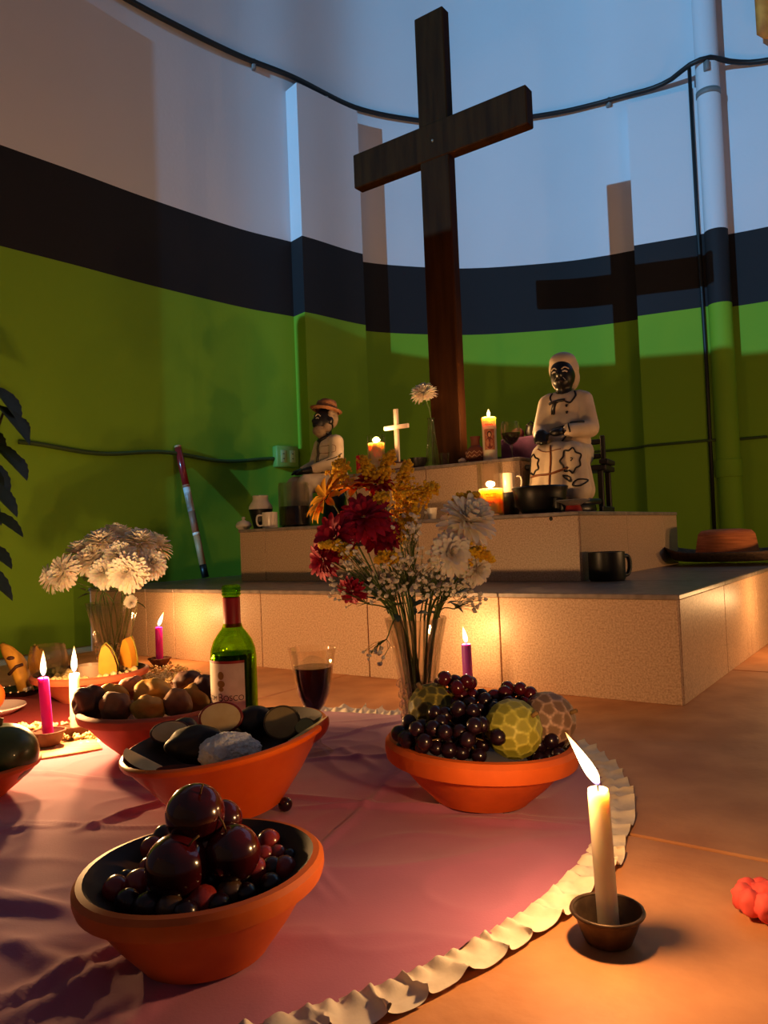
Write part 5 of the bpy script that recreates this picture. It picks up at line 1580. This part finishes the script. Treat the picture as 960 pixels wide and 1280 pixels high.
# ------------------------------------------------------------------ far left: contents of the back bowl and neighbours
YEL = mat('yellow_slice', (226, 160, 50), .5, (206, 136, 36), 20, sss=.2, sss_rad=(.01, 0, 0))
for i, (x, y, Y, rz_, lb) in enumerate([(134, 824, 1.93, .2, 'yellow melon wedge standing in the back left bowl'), (161, 815, 2.0, -.5, 'yellow melon wedge standing beside the vase, back left bowl'), (45, 822, 1.98, .6, 'yellow melon wedge at the left end of the back bowl')]):
    p = at(x, y, Y)
    t = thing('melon_wedge', lb, 'fruit wedge', p - Vector((0, 0, .045)))
    M = Matrix.Translation(p) @ Euler((0.15, .18 if i == 1 else -.05, rz_)).to_matrix().to_4x4()
    ws_ = (.8, .8, .65)[i]
    prof = [(a * ws_, c_ * ws_) for a, c_ in [(-.026, -.045), (-.027, -.02), (-.022, .012), (-.012, .04), (.0, .05), (.012, .036), (.022, .008), (.028, -.02), (.027, -.045)]]
    MB().add([(a, -.012, c_) for a, c_ in prof] + [(a * .8, .014, c_) for a, c_ in prof], [tuple(range(9))[::-1], tuple(range(9, 18))] + [(k, (k + 1) % 9, 9 + (k + 1) % 9, 9 + k) for k in range(9)]).xform(M).build('flesh', YEL, t, smooth='auto')
    MB().tube([M @ Vector((a * 1.02, .008, c_)) for a, c_ in prof], .0022, 5).build('rind', mat('rind', (150, 140, 50), .6), t)
tg = at(61, 850, 1.95); tg.z = .038
lathe_thing('glass_tumbler', 'round clear glass behind the magenta candle in the back bowl', 'glass', tg, [('glass', [(0, 0), (.028, 0), (.034, .01), (.046, .05), (.047, .075), (.040, .105), (.0385, .105), (.0455, .075), (.0445, .05), (.03, .012), (0, .008)], CGLASS)])
tc_ = at(112, 835, 1.93); tc_.z = .038
lathe_thing('pale_cup', 'small pale glass cup behind the white candle, back bowl', 'cup', tc_, [('cup', [(0, 0), (.02, 0), (.028, .02), (.030, .055), (.0285, .055), (.026, .02), (0, .006)], mat('frosted', (206, 176, 150), .4, trans=.4))])
POPC = mat('popcorn', (236, 214, 160), .8, (214, 180, 110), 80)
def popcorn(label, spots, n, seed, z0=.004):
    rnd = random.Random(seed)
    b_ = MB()
    for (cx, cy, sx, sy) in spots:
        for k in range(n):
            x, y = cx + rnd.gauss(0, sx), cy + rnd.gauss(0, sy)
            r = rnd.uniform(.004, .0075)
            z = z0 + r * .8 + rnd.random() * .008
            for q_ in range(3):
                b_.ball((x + rnd.uniform(-1, 1) * r * .7, y + rnd.uniform(-1, 1) * r * .7, z + rnd.uniform(-.3, .6) * r), r * rnd.uniform(.5, .8), 1)
    o_ = b_.build('popcorn', POPC, smooth=True, origin=(spots[0][0], spots[0][1], z0))
    return tag(o_, label, 'popcorn', kind='stuff')
a_ = onz(205, 845, 0); c_ = onz(190, 855, 0)
popcorn('popcorn strewn on the floor behind the potato bowl', [(a_.x, a_.y, .045, .07), (c_.x, c_.y, .04, .05), (a_.x + .05, a_.y - .08, .03, .05)], 90, 5, .001)
a_ = onz(35, 918, 0); c_ = onz(100, 910, 0)
popcorn('popcorn strewn around the dishes of the left candles', [(a_.x, a_.y, .03, .02), (c_.x, c_.y, .022, .03), (m1.x - .01, m1.y + .05, .03, .012), (m1.x + .05, m1.y + .05, .02, .012)], 26, 6, .004)
rnd = random.Random(3)
b_ = MB()
for k in range(120):
    a, r = rnd.uniform(0, 2 * pi), .115 * sqrt(rnd.random())
    b_.ball((BE[0] + r * cos(a), BE[1] + r * sin(a), .040 + rnd.random() * .018 + .12 * r), rnd.uniform(.006, .010), 1)
tag(b_.build('popcorn', POPC, origin=(BE[0], BE[1], .04)), 'popcorn filling the wide back left bowl', 'popcorn', kind='stuff')
# yellow figurine on a dark beaded dish
yb = onz(27, 868, .003); yb.z = .004
t = thing('beaded_dish', 'dark dish with a ring of glittering beads at the far left', 'dish', yb)
MB().lathe([(0, 0), (.04, 0), (.058, .012), (.060, .016), (.055, .016), (.04, .006), (0, .005)], yb, 36).build('dish', BLACKP, t, smooth='auto')
for k in range(20):
    a = 2 * pi * k / 20
    MB().ball(yb + Vector((.060 * cos(a), .060 * sin(a), .016)), .0032, 1).build('bead', mat('bead', (220, 190, 150), .15, coat=.6), t)
t = thing('yellow_figurine', 'leaning yellow and brown figurine standing in the beaded dish', 'figurine', yb + Vector((0, 0, .006)))
YF = mat('yellow_paint', (214, 156, 50), .6, (190, 130, 40), 30)
def yl(p):
    return yb + Vector((p[0] - .30 * p[2], p[1], p[2] + .006))
pts_ = [(.012, 0, 0), (.012, 0, .03), (.016, 0, .06), (.010, 0, .085), (-.002, 0, .11), (-.012, 0, .128)]
b_ = MB().tube([yl(p) for p in pts_], [.020, .019, .024, .022, .016, .006], 14)
b_.build('body', YF, t)
MB().tube([yl((-.010, -.014, .050)), yl((.004, -.023, .058)), yl((.020, -.025, .070)), yl((.034, -.014, .074))], .0045, 7).build('arm', mat('figurine_brown', (70, 36, 20), .6), t)
MB().ball(yl((.010, -.018, .092)), (.011, .006, .006), 2).build('face_mark', mat('figurine_brown', (70, 36, 20), .6), t)
MB().ball(yl((.016, -.004, .008)), (.016, .016, .012), 2).build('pale_foot', mat('figurine_white', (224, 206, 170), .6), t)
# plate with an orange fruit
pp_ = Vector((-0.93, 1.80, .004))
lathe_thing('white_plate', 'white plate edge at the left frame side', 'plate', pp_, [('plate', [(0, 0), (.04, 0), (.065, .012), (.074, .018), (.073, .021), (.06, .014), (.038, .006), (0, .005)], mat('lilac_china', (206, 180, 176), .3, coat=.3))])
p = pp_ + Vector((-.006, -.012, .045))
t = thing('orange_fruit', 'orange fruit on the white plate, cut off by the left edge', 'fruit', p - Vector((0, 0, .038)))
MB().ball(p, (.040, .038, .038), 3, None, lambda q: 1 - .08 * math.exp(-((q.x ** 2 + q.y ** 2) / .04)) * (q.z > 0)).build('flesh', mat('orange_rind', (220, 100, 30), .45, bump=.1, bscale=200), t)
MB().ball(p + Vector((0, 0, .035)), (.004, .004, .003), 1).build('stalk', STEM, t)

# coral pink flower at the right edge
pk = onz(952, 1150, 0) + Vector((.010, .008, 0)); pk.z = .002
t = thing('coral_flower', 'coral pink crepe flower lying on the floor at the right edge', 'flower', pk)
CORAL = mat('coral_paper', (232, 92, 84), .75, (210, 70, 66), 30)
rnd = random.Random(8)
for k in range(9):
    a = 2 * pi * k / 9
    q_ = pk + Vector((.019 * cos(a), .019 * sin(a), .013))
    MB().ball(q_, (.0125, .0105, .013), 3, Euler((0, 0, a)).to_matrix(), lambda z: 1 + .25 * noise.noise(z * 2 + q_ * 50)).build('petal', CORAL, t)
MB().ball(pk + Vector((0, 0, .016)), (.014, .014, .014), 3, None, lambda z: 1 + .3 * noise.noise(z * 3)).build('centre', CORAL, t)

# dark leafy plant at the left edge
pl = Vector((-1.30, 2.32, .0))
t = thing('leafy_plant', 'dark large leaved plant rising at the left edge', 'plant', pl)
DLEAF = mat('dark_leaf', (34, 42, 26), .5, (24, 30, 18), 20)
MB().lathe([(0, 0), (.07, 0), (.09, .13), (.095, .15), (.085, .15), (.08, .13), (0, .12)], pl, 28).build('pot', BLACKP, t, smooth='auto')
tips = [((42, 550), 0, 2.30), ((38, 594), 0, 2.26), ((30, 572), 0, 2.22), ((26, 640), 0, 2.24), ((30, 524), 0, 2.34), ((32, 664), 0, 2.25), ((18, 704), 0, 2.28), ((16, 616), 0, 2.3), ((20, 744), 0, 2.25),
        ((8, 600), 0, 2.24), ((10, 560), 0, 2.28), ((4, 540), 0, 2.26), ((6, 650), 0, 2.3), ((40, 536), 0, 2.36)]
big_leaf = None
for i, ((x, y), zz, Y) in enumerate(tips):
    tip = at(x, y, Y)
    st_ = pl + Vector((.01 * cos(i), .01 * sin(i), .12))
    bs = tip + Vector((-.115 + .02 * sin(i * 2.1), .02, .085 + .03 * cos(i * 1.7)))
    stk_ = MB().tube(spline([st_, (st_ + bs) / 2 + Vector((-.02, 0, .06)), bs], 6), .004, 6).build('stalk', mat('dark_stalk', (50, 44, 28), .6), t)
    d = (tip - bs)
    M = Matrix.Translation(bs) @ d.to_track_quat('X', 'Z').to_matrix().to_4x4()
    lobes = []
    vs, fs = [], []
    n = 12
    for k in range(n + 1):
        f = k / n
        w = .046 * (sin(pi * f ** .75) ** .8 if 0 < f < 1 else .02) * (1 + .05 * (1 if k % 2 else -1))
        vs += [(d.length * f, -w, -.02 * f * f + w * .25), (d.length * f, 0, -.02 * f * f), (d.length * f, w, -.02 * f * f + w * .25)]
    for k in range(n):
        for j in range(2):
            fs.append((k * 3 + j, k * 3 + j + 1, (k + 1) * 3 + j + 1, (k + 1) * 3 + j))
    MB().add(vs, fs).xform(M).build('leaf', DLEAF, stk_)
